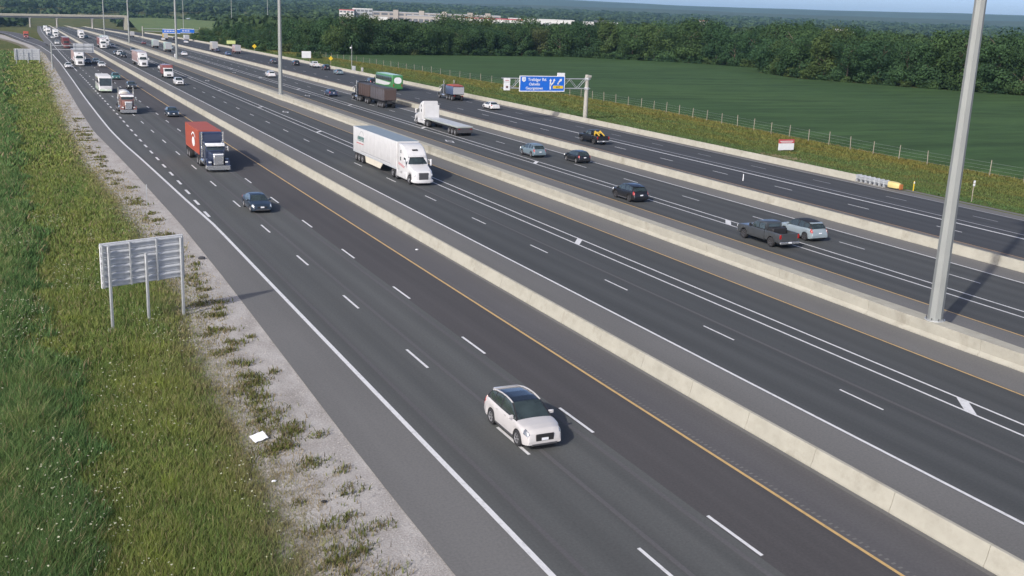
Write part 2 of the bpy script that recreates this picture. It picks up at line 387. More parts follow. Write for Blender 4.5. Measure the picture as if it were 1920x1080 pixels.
# left edges, measured along the road
pave_L = interp([(-60, 12.6), (40, 12.6), (70, 13.0), (91, 13.06), (121, 12.6), (142, 12.1), (159, 11.6), (190, 11.8), (265, 12.6), (336, 13.0), (402, 13.0), (481, 10.6), (547, 6.0), (620, 1.5), (704, -3.2), (780, -12), (860, -30)])
grav_L = interp([(-60, 9.0), (31, 9.2), (45, 9.6), (57, 9.8), (66, 10.6), (92, 10.7), (126, 9.5), (158, 9.7), (198, 9.8), (265, 11.5), (336, 12.0), (402, 12.2), (481, 9.8), (547, 5.0), (860, -32)])
edge_L = interp([(-60, 15.56), (84, 15.62), (90, 15.6), (102, 15.25), (117, 14.9), (131, 14.55), (145, 14.1), (160, 13.87), (181, 13.95), (214, 14.2), (265, 14.8), (335, 15.4), (402, 15.4), (481, 13.2), (547, 8.5), (620, 4.2), (704, -0.5), (780, -9), (860, -26)])
main_L = interp([(-60, 15.56), (88, 15.7), (113, 16.15), (152, 16.5), (181, 16.9), (262, 17.5), (336, 17.9), (431, 18.3), (541, 18.9), (900, 18.5), (1700, 18.5)])
gore_R = interp([(470, 18.0), (500, 17.2), (538, 15.4), (620, 11.3), (704, 7.0), (780, 0.5), (860, -14)])

g = structure(strip('gravel_shoulder', lambda y: grav_L(y)-4.2, lambda y: pave_L(y)+0.1, -60, 860, -0.025, 'gravel', 8))
for _v in g.data.vertices: _v.co.z = zt(_v.co.x-xo(_v.co.y), _v.co.y)-0.025
_a = g.data.attributes.new('blend', 'FLOAT', 'POINT'); _f = [0.0, 0.05, 0.15, 0.32, 0.50, 0.68, 0.85, 1.0, 1.0]
_a.data.foreach_set('value', [_f[i % 9] for i in range(len(g.data.vertices))])
sh = structure(strip('shoulder_pavement', pave_L, 93.0, -60, 478, 0.0, 'asphalt_shoulder', 4))
structure(strip('shoulder_pavement', lambda y: main_L(y)-3.0, 93.0, 478, 1700, 0.0, 'asphalt_shoulder', 4))
structure(strip('ramp_road', pave_L, gore_R, 478, 860, 0.0, 'asphalt_shoulder_dark', 2))
structure(strip('verge_pavement', 92.9, 94.4, -60, 90.6, -0.004, 'asphalt_shoulder', 1))
roads = []
def road(xl, xr, mat, b=1700):
    o = structure(strip('road', xl, xr, -60, b, 0.004, mat, 2)); roads.append(o); return o
R1 = road(lambda y: (edge_L(y) if y < 478 else main_L(y)), 26.9, 'asphalt_old')
R2 = road(34.1, 46.85, 'asphalt_lane'); R3 = road(56.0, 68.35, 'asphalt_lane'); R4 = road(75.7, 91.4, 'asphalt_blue')
strip('lane_surface', 23.0, 26.85, -60, 1700, 0.008, 'asphalt_dark', 1, R1)
strip('shoulder_surface', 26.9, 29.7, -60, 1700, 0.004, 'asphalt_shoulder_dark', 1, sh)
for o, x in ((R1, 22.4), (R1, 19.9), (R2, 39.2), (R1, 16.6)):
    strip('paving_seam', x, x+0.22, -60, 500, 0.011, 'asphalt_shoulder_dark', 1, o)

def line(parent, x, wd, mat, a=-60, b=1700, name='edge_line'):
    f = x if callable(x) else (lambda y: x)
    return strip(name, lambda y: f(y)-wd/2, lambda y: f(y)+wd/2, a, b, 0.013, mat, 1, parent)
line(R1, edge_L, 0.24, 'mark_white', b=800); line(R1, 26.81, 0.15, 'mark_yellow')
line(R1, lambda y: main_L(y), 0.20, 'mark_white', 300, 1700)
line(R1, gore_R, 0.2, 'mark_worn', 480, 850)
line(R2, 34.22, 0.18, 'mark_white'); line(R2, 41.95, 0.15, 'mark_white'); line(R2, 43.17, 0.15, 'mark_white'); line(R2, 46.73, 0.13, 'mark_yellow')
line(R3, 56.09, 0.14, 'mark_yellow'); line(R3, 59.87, 0.16, 'mark_white'); line(R3, 61.17, 0.16, 'mark_white'); line(R3, 68.23, 0.17, 'mark_white')
line(R4, 75.8, 0.16, 'mark_worn_yellow'); line(R4, 83.07, 0.28, 'mark_white', -60, 190); line(R4, 84.73, 0.2, 'mark_worn', -60, 150); line(R4, 91.28, 0.18, 'mark_worn')

DASH = {}
def dash(parent, X, Y, ln, wd, mat='mark_white', name='lane_dash'):
    k = (ln, wd)
    if k not in DASH:
        me = bpy.data.meshes.new('lane_dash'); e = 0.03
        me.from_pydata([(-wd/2, -ln/2, 0), (wd/2, -ln/2+e, 0), (wd/2, ln/2, 0), (-wd/2, ln/2-e, 0)], [], [(0, 1, 2, 3)]); me.materials.append(None); DASH[k] = me
    return obj(name, DASH[k], mat, parent, PR(X, Y, 0.013), (pitch(Y), 0, yaw(Y)))
for par, X, ph, ln, wd, mat in ((R1, 19.33, 51.0, 3.3, 0.15, 'mark_white'), (R1, 23.14, 52.2, 3.3, 0.15, 'mark_white'), (R2, 38.08, 73.7, 3.1, 0.13, 'mark_white'),
                               (R3, 64.84, 55.5, 3.1, 0.13, 'mark_white'), (R4, 79.75, 70.8, 3.1, 0.14, 'mark_white'), (R4, 88.02, 73.9, 3.1, 0.14, 'mark_worn')):
    y = ph % 12.0
    while y < 400:
        if y > 15: dash(par, X, y, ln, wd, mat)
        y += 12.0
    mb = MB()
    while y < 1100:
        mb.quad(PR(X-wd/2, y-1.6, 0.013), PR(X+wd/2, y-1.6, 0.013), PR(X+wd/2, y+1.6, 0.013), PR(X-wd/2, y+1.6, 0.013)); y += 12.0
    stuff(obj('distant_lane_dashes', mb.mesh('distant_lane_dashes', False), mat, par))
y = 94.5
while y < 290:
    dash(R1, main_L(y)+0.05, y, 2.6, 0.24, 'mark_white', 'ramp_dash'); y += 6.0
for k in range(16):                                        # bars between the double lines
    y = 35.1 + 40.2*k
    mb = MB(); mb.quad(PR(42.03, y-1.10, 0.013), PR(42.03, y-0.30, 0.013), PR(43.09, y+1.15, 0.013), PR(43.09, y+0.35, 0.013))
    obj('lane_bar', mb.mesh('lane_bar', False), 'mark_white', R2)
    y = 79.0 + 40.2*(k-1)
    mb = MB(); mb.quad(PR(59.96, y-1.10, 0.013), PR(59.96, y-0.25, 0.013), PR(61.08, y+1.30, 0.013), PR(61.08, y+0.45, 0.013))
    obj('lane_bar', mb.mesh('lane_bar', False), 'mark_white', R3)
def diamond(par, X, Y):
    mb = MB(); a, b, t_ = 0.55, 1.9, 0.20
    o = [(0, b), (a, 0), (0, -b), (-a, 0)]; i_ = [(0, b-t_*3.2), (a-t_, 0), (0, -b+t_*3.2), (-a+t_, 0)]
    for k in range(4):
        j = (k+1) % 4; mb.quad(*[PR(X+q[0], Y+q[1], 0.0135) for q in (o[k], o[j], i_[j], i_[k])])
    obj('lane_diamond', mb.mesh('lane_diamond', False), 'mark_white', par)
for k in range(3): diamond(R3, 57.9, 141.8+80*k); diamond(R2, 44.9, 186.4+80*k)
# rumble strip beside the yellow line of the nearest carriageway
mb = MB()
for k in range(220):
    y = 18 + k*0.32; mb.box(27.08+xo(y), 27.24+xo(y), y-0.05, y+0.05, zg(y)+0.0, zg(y)+0.009)
stuff(obj('rumble_strip', mb.mesh('rumble_strip', False), 'asphalt_shoulder', sh))

# ------------------------------------------------------------------ concrete barriers
def barrier_profile(hb, ht, h):
    mid = hb*0.72
    return [(-hb, 0), (-hb, 0.07), (-mid, 0.28), (-ht, h-0.02), (-ht+0.02, h), (ht-0.02, h), (ht, h-0.02), (mid, 0.28), (hb, 0.07), (hb, 0)]
def barrier(xc, hb, ht, h, a, b, seg, label, far_from=330, widen=(), mat='concrete'):
    root = empty('concrete_barrier', PR(xc, a, 0)); tag(root, label, 'barrier', 'concrete barriers between carriageways')
    inv = -root.location; y = a
    while y < b:
        L_ = seg if y < far_from else (60 if y < 900 else 200); e = min(b, y+L_)
        gap = 0.012 if y < far_from else 0.0
        yy = np.linspace(y+gap, e-gap, max(2, int((e-y)/20)+2)) if not any(y-6 < p < e+6 for p, _ in widen) else np.linspace(y+gap, e-gap, 8)
        rings = []
        for q in yy:
            k = 0.0
            for p_, wd in widen: k = max(k, wd*(1-sm(2.5, 7.0, abs(q-p_))))
            rings.append([(x*1.0 + (math.copysign(k, x))+xc+xo(q)+inv.x, q+inv.y, z+zg(q)+inv.z-(0.02 if z == 0 else 0)) for x, z in barrier_profile(hb, ht, h)])
        mb = MB(); mb.rings(rings, True, True)
        obj('barrier_segment', mb.mesh('barrier_segment', True, 20), mat, root)
        y = e
    return root
barrier(30.25, 0.29, 0.095, 0.82, -40, 1700, 4.5, 'nearest narrow concrete barrier beside the white SUV', 200)
barrier(50.62, 0.64, 0.50, 0.95, -40, 1700, 9.0, 'wide concrete median wall carrying the tall light poles', 330, widen=((45.1, 0.10), (213.5, 0.25), (356, 0.25), (512, 0.2)))
barrier(71.52, 0.29, 0.11, 0.82, 10, 1700, 6.0, 'narrow concrete barrier right of the grey pickup truck', 250)
barrier(92.86, 0.27, 0.11, 0.80, 97.2, 900, 6.0, 'outermost concrete barrier running beside the grass verge', 300)
# dark scrape marks / drain notch on the nearest barrier
# ------------------------------------------------------------------ crash cushion
def crash_cushion():
    root = empty('crash_cushion', PR(93.0, 97.1, 0), yaw(97)); tag(root, 'grey ribbed crash cushion with yellow nose at end of barrier', 'crash cushion')
    for k in range(7):
        y0 = -0.75*k
        for sx in (-1, 1): part(root, 'guard_panel', 'ccp%d' % sx, lambda m_: m_.add([(sx*x, y, z) for y in (-0.72, 0.0) for x, z in ((.30, .32), (.40, .42), (.40, .50), (.32, .56), (.40, .62), (.40, .72), (.30, .80), (.27, .80), (.27, .32))], [(0,1,10,9),(1,2,11,10),(2,3,12,11),(3,4,13,12),(4,5,14,13),(5,6,15,14),(6,7,16,15),(7,8,17,16),(8,0,9,17),tuple(range(9)),tuple(range(17,8,-1))]), 'steel', (0, y0, 0))
        part(root, 'diaphragm', 'ccd', lambda m_: m_.box(-0.42, 0.42, -0.05, 0.03, 0.05, 0.86), 'aluminium', (0, y0, 0))
    part(root, 'base_rail', 'ccr', lambda m_: m_.box(-0.12, 0.12, -6.6, 0.0, 0.0, 0.12), 'dark_grey')
    part(root, 'nose', 'ccn', lambda m_: m_.loft([(-5.2, 0.42, 0.15, 0.85, 0.1), (-6.0, 0.42, 0.15, 0.84, 0.12), (-6.5, 0.36, 0.16, 0.8, 0.16), (-6.75, 0.2, 0.2, 0.7, 0.16)]), plain('nose_yellow', (0.58, 0.48, 0.20), 0.6))
    part(root, 'end_plate', 'cce', lambda m_: m_.bbox(-0.26, 0.26, -6.95, -6.80, 0.12, 0.72, 0.03), plain('rust_orange', (0.36, 0.13, 0.04), 0.7))
    part(root, 'concrete_pad', None, lambda m_: m_.box(-0.6, 0.9, -8.2, 0.1, -0.3, 0.015), 'concrete_grey')
    d = empty('delineator_post', PR(94.3, 89.6, 0)); tag(d, 'short yellow delineator post in front of the crash cushion', 'post')
    part(d, 'post', None, lambda m_: m_.bbox(-0.07, 0.07, -0.03, 0.03, 0, 1.15, 0.02), 'sign_yellow'); part(d, 'reflector', None, lambda m_: m_.bbox(-0.08, 0.08, -0.05, -0.03, 0.85, 1.08, 0.01), 'sign_white')
crash_cushion()

# ------------------------------------------------------------------ poles
def light_pole(X, Y, base, h, r0_, r1_, label, plate=True):
    root = empty('light_pole', PR(X, Y, base), yaw(Y)); tag(root, label, 'light pole', 'tall light poles along the median')
    key = 'lp%s_%s' % (h, r0_)
    part(root, 'shaft', key+'s', lambda m_: m_.cyl((0, 0, 0.05), (0, 0, h), r0_, r1_, 8), 'pole_steel', angle=20)
    if plate:
        part(root, 'base_plate', key+'b', lambda m_: m_.cyl((0, 0, 0), (0, 0, 0.07), r0_*1.35, r0_*1.35, 16), 'steel')
        for k in range(8):
            a = math.pi*2*(k+.5)/8; part(root, 'anchor_bolt', key+'ab', lambda m_: m_.cyl((0, 0, 0), (0, 0, 0.16), 0.03, 0.03, 6), 'dark_grey', (r0_*1.2*math.cos(a), r0_*1.2*math.sin(a), 0.05))
    part(root, 'lamp_ring', key+'r', lambda m_: m_.lathe_z([(h-0.6, 0.5), (h-0.5, 0.9), (h-0.35, 0.9), (h-0.2, 0.4)], 16), 'steel')
    for k in range(6):
        a = math.pi*2*k/6; part(root, 'luminaire', key+'l', lambda m_: m_.bbox(-0.22, 0.22, -0.4, 0.4, h-0.75, h-0.5, 0.05), 'aluminium', (1.25*math.cos(a), 1.25*math.sin(a), 0), (0, 0, a+math.pi/2))
    return root
light_pole(50.72, 45.1, 0.95, 30, 0.44, 0.26, 'thick grey light pole rising from median wall at right edge of picture')
light_pole(50.4, 213.5, 0.95, 30, 0.42, 0.26, 'tall light pole on median wall left of the dark dump trailers')
light_pole(50.2, 356, 0.95, 30, 0.40, 0.25, 'tall light pole on median wall in front of the far blue signs')
light_pole(50.3, 512, 0.95, 30, 0.38, 0.24, 'thin far light pole on median wall right of the bridge', False)
light_pole(50.4, 672, 0.95, 30, 0.36, 0.24, 'thinnest and farthest light pole on median wall near the bridge', False)
light_pole(139, 1040, 0.0, 30, 0.34, 0.24, 'far light pole behind the blue signs on the grassy embankment', False)
light_pole(178, 1010, 6.0, 26, 0.30, 0.22, 'far light pole standing on the overpass embankment left of the woods', False)
light_pole(205, 980, 6.0, 26, 0.30, 0.22, 'far light pole at right end of the overpass embankment', False)

def cabinet(X, Y, sz, label, z=0, col='sign_white'):
    root = empty('equipment_cabinet', PR(X, Y, z), yaw(Y)); tag(root, label, 'cabinet')
    part(root, 'housing', None, lambda m_: m_.bbox(-sz[0]/2, sz[0]/2, -sz[1]/2, sz[1]/2, 0.1, sz[2], 0.04), col)
    part(root, 'door', None, lambda m_: m_.bbox(-sz[0]*0.42, sz[0]*0.42, -sz[1]/2-0.02, -sz[1]/2+0.01, 0.2, sz[2]-0.12, 0.008), 'aluminium')
    part(root, 'plinth', None, lambda m_: m_.box(-sz[0]/2-0.08, sz[0]/2+0.08, -sz[1]/2-0.08, sz[1]/2+0.08, -0.3, 0.1), 'concrete_grey')
cabinet(52.3, 374, (0.9, 0.7, 1.8), 'white equipment box at foot of a median light pole')
cabinet(96.2, 316, (0.9, 0.6, 1.4), 'pale grey roadside cabinet beside a slim camera pole', 0.1, 'aluminium')
cabinet(97.4, 311.5, (0.6, 0.5, 1.2), 'smaller grey box standing right of the roadside cabinet', 0.1, 'beige_wall')
cp = empty('camera_pole', P(97.0, 321, 0)); tag(cp, 'slim roadside camera pole beside the grass verge', 'pole')
part(cp, 'shaft', None, lambda m_: m_.cyl((0, 0, -0.2), (0, 0, 7.6), 0.13, 0.08, 10), 'pole_steel')
part(cp, 'camera_head', None, lambda m_: m_.bbox(-0.55, -0.1, -0.25, 0.25, 6.5, 6.95, 0.08), 'sign_white')

# ------------------------------------------------------------------ signs
FONT_C = {}
def text_mesh(body, size):
    cu = bpy.data.curves.new('t', 'FONT'); cu.body = body; cu.size = size; cu.align_x = 'CENTER'; cu.align_y = 'CENTER'; cu.extrude = 0.004; cu.offset = size*0.012
    o = bpy.data.objects.new('t', cu); COL.objects.link(o); bpy.context.view_layer.update()
    me = bpy.data.meshes.new_from_object(o.evaluated_get(bpy.context.evaluated_depsgraph_get()))
    bpy.data.objects.remove(o); me.materials.clear(); me.materials.append(None); return me
def text(root, body, size, x, y, z, mat):                  # faces -Y
    return obj('lettering', text_mesh(body, size), mat, root, (x, y, z), (math.pi/2, 0, 0))

def gantry():
    root = empty('overhead_sign_support', P(96.5, 171.5, 0)); tag(root, 'concrete-coloured cantilever sign post with truss arm over the right lanes', 'sign support')
    part(root, 'post', None, lambda m_: m_.cyl((0, 0, -0.3), (0, 0, 7.9), 0.42, 0.34, 14), 'concrete_grey')
    part(root, 'cap', None, lambda m_: m_.bbox(-0.3, 0.75, -0.35, 0.35, 7.35, 7.8, 0.08), 'concrete_grey')
    for z in (5.45, 7.15):
        for yy in (-0.35, 0.35): part(root, 'chord', None, lambda m_: m_.cyl((0.5, yy, z), (-17.0, yy, z), 0.07, 0.07, 8), 'steel')
        part(root, 'collar', None, lambda m_: m_.cyl((0, 0, z-0.2), (0, 0, z+0.2), 0.47, 0.47, 14), 'aluminium')
    n = 10
    for k in range(n):
        xa = -0.4-16.4*k/n; xb = -0.4-16.4*(k+1)/n; za, zb = (5.45, 7.15) if k % 2 else (7.15, 5.45)
        part(root, 'diagonal', None, lambda m_: (m_.cyl((xa, -0.35, za), (xb, -0.35, zb), 0.045, 0.045, 6), m_.cyl((xa, 0.35, za), (xb, 0.35, zb), 0.045, 0.045, 6)), 'steel')
    s = empty('highway_sign', P(96.5, 171.0, 0)); tag(s, 'large blue exit sign with white lettering on truss arm', 'sign')
    x0, x1, z0, z1 = -13.85, -4.85, 4.9, 7.65
    part(s, 'panel', None, lambda m_: m_.bbox(x0+0.1, x1-0.1, -0.06, 0.06, z0+0.1, z1-0.1, 0.02), 'sign_blue')
    part(s, 'border', None, lambda m_: (m_.box(x0, x1, -0.07, 0.05, z0, z0+0.14), m_.box(x0, x1, -0.07, 0.05, z1-0.12, z1), m_.box(x0, x0+0.14, -0.07, 0.05, z0+0.14, z1-0.12), m_.box(x1-0.12, x1, -0.07, 0.05, z0+0.14, z1-0.12)), 'sign_white')
    text(s, 'Trafalgar Rd.', 0.72, -10.35, -0.075, 6.98, 'sign_white'); text(s, 'Oakville', 0.66, -10.9, -0.075, 6.18, 'sign_white'); text(s, 'Georgetown', 0.66, -10.9, -0.075, 5.48, 'sign_white')
    part(s, 'shield', None, lambda m_: m_.add([(-13.4, -0.08, 7.4), (-12.65, -0.08, 7.4), (-12.65, -0.08, 6.8), (-13.02, -0.08, 6.55), (-13.4, -0.08, 6.8)], [(0, 1, 2, 3, 4)]), 'sign_white')
    text(s, '3', 0.5, -13.02, -0.086, 7.02, 'sign_blue')
    def arrow(m_, pts, wd):
        for a, b in zip(pts[:-1], pts[1:]):
            a = Vector(a); b = Vector(b); d = (b-a).normalized(); nn = Vector((-d.y, d.x))*wd/2
            q = [a+nn-d*wd*0.3, a-nn-d*wd*0.3, b-nn, b+nn]; m_.quad(*[(p.x, -0.08, p.y) for p in q])
        d = (Vector(pts[-1])-Vector(pts[-2])).normalized(); nn = Vector((-d.y, d.x)); e = Vector(pts[-1])
        m_.quad(*[(p.x, -0.081, p.y) for p in (e+nn*wd*1.1, e-nn*wd*1.1, e+d*wd*1.5)])
    part(s, 'arrow', None, lambda m_: (arrow(m_, [(-7.75, 5.35), (-7.75, 6.8)], 0.26), arrow(m_, [(-7.7, 6.0), (-7.15, 6.55), (-7.05, 6.85)], 0.24)), 'sign_white')
    part(s, 'arrow', None, lambda m_: arrow(m_, [(-6.25, 6.25), (-6.1, 6.55), (-5.75, 6.9)], 0.26), 'sign_white')
    part(s, 'exit_patch', None, lambda m_: m_.box(-7.2, -5.2, -0.085, -0.06, 5.45, 5.95), 'sign_yellow'); text(s, 'EXIT', 0.42, -6.2, -0.095, 5.7, 'ink')
    part(s, 'exit_tab', None, lambda m_: m_.bbox(-6.4, -4.9, -0.05, 0.05, 7.65, 8.2, 0.02), 'sign_white')
    hv = empty('lane_sign', P(96.5, 171.0, 0)); tag(hv, 'small white lane sign hanging at tip of the truss arm', 'sign')
    part(hv, 'panel', None, lambda m_: m_.bbox(-16.85, -15.65, -0.05, 0.05, 5.1, 6.5, 0.02), 'sign_white')
    part(hv, 'top_panel', None, lambda m_: m_.bbox(-16.85, -15.65, -0.05, 0.05, 6.55, 7.2, 0.02), 'sign_white')
    part(hv, 'symbol', None, lambda m_: (m_.box(-16.45, -16.05, -0.065, -0.04, 5.5, 5.85), m_.box(-16.6, -15.9, -0.065, -0.04, 6.75, 6.85)), 'sign_red'); part(hv, 'pictogram', None, lambda m_: m_.box(-16.42, -16.08, -0.075, -0.06, 5.52, 5.83), 'ink')
gantry()

def back_sign(X0, Y0, X1, Y1, zb, ztop, nposts, nplank, label, zoff=0.0):
    a = PR(X0, Y0, zoff); b = PR(X1, Y1, zoff); d = b-a; Lg = Vector((d.x, d.y)).length; ang = math.atan2(d.y, d.x)
    root = empty('road_sign', a, ang); tag(root, label, 'sign', 'grey backs of signs facing away')
    h = (ztop-zb)/nplank
    for k in range(nplank):
        z = zb+h*k
        part(root, 'plank', 'pl%.2f_%.2f' % (Lg, h), lambda m_: m_.add([(x, y, z) for x in (0, Lg) for y, z in ((.02, .006), (-.01, .006), (-.03, h*.16), (-.01, h*.22), (-.01, h*.62), (-.085, h*.66), (-.085, h*.80), (-.01, h*.98), (.02, h-.006))], [(k_, (k_+1) % 9, 9+(k_+1) % 9, 9+k_) for k_ in range(9)]+[tuple(range(9)), tuple(range(17, 8, -1))]), 'aluminium', (0, 0, z), smooth=False)
    for k in range(4):
        x = 0.05+(Lg-0.1)*k/3; part(root, 'stiffener', 'st%.2f' % (ztop-zb), lambda m_: m_.bbox(-0.05, 0.05, -0.15, -0.088, 0, ztop-zb, 0.01), 'steel', (x, 0, zb))
    part(root, 'edge_trim', None, lambda m_: (m_.box(-0.03, Lg+0.03, -0.02, 0.06, ztop+0.002, ztop+0.05), m_.box(-0.05, -0.004, -0.02, 0.06, zb, ztop), m_.box(Lg+0.004, Lg+0.04, -0.02, 0.06, zb, ztop)), 'sign_white', smooth=False)
    for k in range(nposts):
        x = 0.35+(Lg-0.55)*k/max(1, nposts-1)
        top = (ztop-0.1) if k != nposts//2 else (ztop-0.75)
        part(root, 'post', None, lambda m_: m_.bbox(-0.075, 0.075, -0.30, -0.155, -1.2, top, 0.02), 'steel', (x, 0, 0))
        part(root, 'footing', None, lambda m_: m_.cyl((0, -0.22, -1.4), (0, -0.22, -0.10), 0.3, 0.3, 10), 'concrete_grey', (x, 0, 0))
    return root
back_sign(4.60, 61.9, 9.22, 63.4, 2.30, 4.80, 3, 6, 'grey ribbed back of a roadside sign on three posts in the grass', 0.0)
back_sign(3.55, 335, 10.1, 335.6, 0.95, 3.95, 3, 6, 'far grey sign back standing in grass left of the ramp', 0.0)
def cantilever():
    root = empty('overhead_sign_support', PR(12.3, 309, 0)); tag(root, 'slim pole with arm holding a sign over the nearest carriageway', 'sign support')
    part(root, 'post', None, lambda m_: m_.cyl((0, 0, -0.2), (0, 0, 6.6), 0.22, 0.18, 10), 'pole_steel')
    for z in (5.0, 6.0): part(root, 'arm', None, lambda m_: m_.cyl((0, 0, z), (10.0, 0, z), 0.09, 0.07, 8), 'steel')
    s = empty('road_sign', PR(12.3, 309.3, 0)); tag(s, 'grey sign back hanging over lanes above the white semi truck', 'sign', 'grey backs of signs facing away')
    for k in range(5): part(s, 'plank', 'cpl', lambda m_: (m_.box(5.3, 10.4, 0.0, 0.05, 0, 0.45), m_.box(5.3, 10.4, -0.05, 0, 0.38, 0.44)), 'aluminium', (0, 0, 4.35+0.46*k), smooth=False)
    for x in (5.8, 7.8, 9.9): part(s, 'stiffener', 'cst', lambda m_: m_.box(-0.06, 0.06, -0.13, -0.06, 4.35, 6.6), 'steel', (x, 0, 0))
cantilever()
def far_gantry():
    root = empty('overhead_sign_support', PR(74.0, 700, 0)); tag(root, 'far truss gantry carrying two blue signs before the overpass', 'sign support')
    for x in (0.0, 34.0): part(root, 'post', None, lambda m_: m_.cyl((x, 0, -0.3), (x, 0, 6.6), 0.4, 0.35, 10), 'concrete_grey')
    for z in (3.6, 5.2): part(root, 'chord', None, lambda m_: m_.cyl((0, 0, z), (34, 0, z), 0.14, 0.14, 8), 'steel')
    for (a, b, z0, z1, lb) in ((11.5, 22.0, 2.6, 5.2, 'left one of two far blue overhead signs before the overpass'), (22.2, 30.5, 3.0, 5.7, 'right one of two far blue overhead signs before the overpass')):
        s = empty('highway_sign', PR(74.0, 699.4, 0)); tag(s, lb, 'sign')
        part(s, 'panel', None, lambda m_: m_.box(a, b, -0.1, 0.1, z0, z1), 'sign_blue', smooth=False)
        part(s, 'border', None, lambda m_: (m_.box(a, b, -0.14, -0.101, z1-0.3, z1), m_.box(a, b, -0.14, -0.101, z0, z0+0.3)), 'sign_white', smooth=False)
        part(s, 'legend', None, lambda m_: [m_.box(a+1+1.6*q, a+2.2+1.6*q, -0.14, -0.101, (z0+z1)/2-0.25, (z0+z1)/2+0.3) for q in range(int((b-a-2)/1.6))], 'sign_white', smooth=False)
far_gantry()
def board(X, Y, z0, wd, h, parts_, label, posts=1, name='road_sign', cat='sign', shape=None):
    root = empty(name, P(X, Y, 0)); tag(root, label, cat)
    if shape == 'diamond':
        part(root, 'panel', None, lambda m_: m_.add([(0, -0.03, z0), (wd/2, -0.03, z0+h/2), (0, -0.03, z0+h), (-wd/2, -0.03, z0+h/2), (0, 0.0, z0), (wd/2, 0.0, z0+h/2), (0, 0.0, z0+h), (-wd/2, 0.0, z0+h/2)], [(0, 1, 2, 3), (7, 6, 5, 4), (0, 4, 5, 1), (1, 5, 6, 2), (2, 6, 7, 3), (3, 7, 4, 0)]), parts_[0][2], smooth=False)
    else:
        for nm, (f0, f1), mt in [(p_[0], p_[1], p_[2]) for p_ in parts_]:
            part(root, nm, None, lambda m_: m_.bbox(-wd/2, wd/2, -0.05, 0.0, z0+h*f0, z0+h*f1-0.01, 0.012), mt)
    for k in range(posts):
        x = 0 if posts == 1 else (-wd*0.35+wd*0.7*k/(posts-1)); part(root, 'post', None, lambda m_: m_.box(x-0.05, x+0.05, 0.002, 0.10, -0.3, z0+h*0.9), 'wood', smooth=False)
    return root
b_ = board(105.2, 125.5, 0.25, 2.9, 1.6, [('panel', (0, 0.62), 'sign_white'), ('header', (0.62, 1.0), 'sign_red')], 'white board with red header standing in the grass by the field fence', 2)
part(b_, 'print_line', None, lambda m_: (m_.box(-1.2, 1.2, -0.065, -0.045, 1.5, 1.6), m_.box(-1.0, 1.0, -0.065, -0.045, 1.32, 1.38)), 'sign_white', smooth=False)
board(97.0, 345, 1.7, 1.5, 1.5, [('panel', (0, 1), 'sign_yellow')], 'yellow diamond warning sign by the barrier near the camera pole', 1, shape='diamond')
board(94.6, 456, 1.4, 1.9, 1.9, [('panel', (0, 1), 'sign_yellow')], 'far yellow warning sign at edge of the woods', 1, shape='diamond')
board(94.9, 512, 1.6, 4.0, 1.5, [('panel', (0, 1), plain('sign_pale', (0.55, 0.62, 0.25), 0.6))], 'far pale yellow sign board left of the far yellow warning sign', 2)
board(94.2, 366, 1.5, 3.2, 2.3, [('panel', (0, 1), 'sign_white')], 'white sign board behind outer barrier left of the woods', 2)
mk = empty('marker_post', P(95.4, 82.2, 0)); tag(mk, 'slim post with two small white plates by right shoulder', 'post')
part(mk, 'post', None, lambda m_: m_.box(-0.035, 0.035, 0, 0.07, -0.2, 2.35), 'wood', smooth=False)
for z in (1.72, 2.06): part(mk, 'plate', None, lambda m_: m_.bbox(-0.15, 0.15, -0.03, -0.002, z, z+0.28, 0.008), 'sign_white')
mk = empty('marker_post', PR(78.2, 100.2, 0)); tag(mk, 'thin white flexible marker standing between the right lanes', 'post')
part(mk, 'post', None, lambda m_: m_.cyl((0, 0, 0.04), (0, 0, 0.85), 0.06, 0.05, 8), 'sign_white'); part(mk, 'base', None, lambda m_: m_.cyl((0, 0, 0.0), (0, 0, 0.06), 0.16, 0.12, 10), 'black')
mk = empty('marker_post', P(11.5, 99.8, 0)); tag(mk, 'thin grey sign post standing on the gravel shoulder', 'post')
part(mk, 'post', None, lambda m_: m_.box(-0.03, 0.03, -0.03, 0.03, -0.2, 1.9), 'steel', smooth=False); part(mk, 'plate', None, lambda m_: m_.bbox(-0.03, 0.06, -0.05, -0.032, 1.5, 1.95, 0.006), 'aluminium')

# ------------------------------------------------------------------ field fence
fence_X = interp([(60, 116.0), (96, 115.3), (116, 115.0), (188, 120.5), (214, 120.5), (369, 115.3), (430, 112.0)])
def fence():
    root = empty('wire_fence', P(fence_X(96), 96, 0)); tag(root, 'wire fence with slim posts between grass verge and green field', 'fence')
    inv = -root.location; y = 66.0; prev = None; k = 0
    while y < 430:
        p_ = P(fence_X(y), y, 0)+inv
        part(root, 'post', 'fp%d' % (k % 5), lambda m_: m_.box(-0.042, 0.042, -0.042, 0.042, -0.4, 1.95+0.12*(k % 3)), 'wood', p_, (rad(random.uniform(-2, 2)), rad(random.uniform(-2, 2)), random.random()), smooth=False)
        if prev is not None:
            part(root, 'wire_panel', None, lambda m_: [m_.cyl(prev+Vector((0, 0, z)), p_+Vector((0, 0, z)), 0.008, 0.008, 4) for z in (0.35, 0.8, 1.25, 1.7)], 'wire')
        prev = p_; y += 5.2 if y < 220 else 7.0; k += 1
fence()

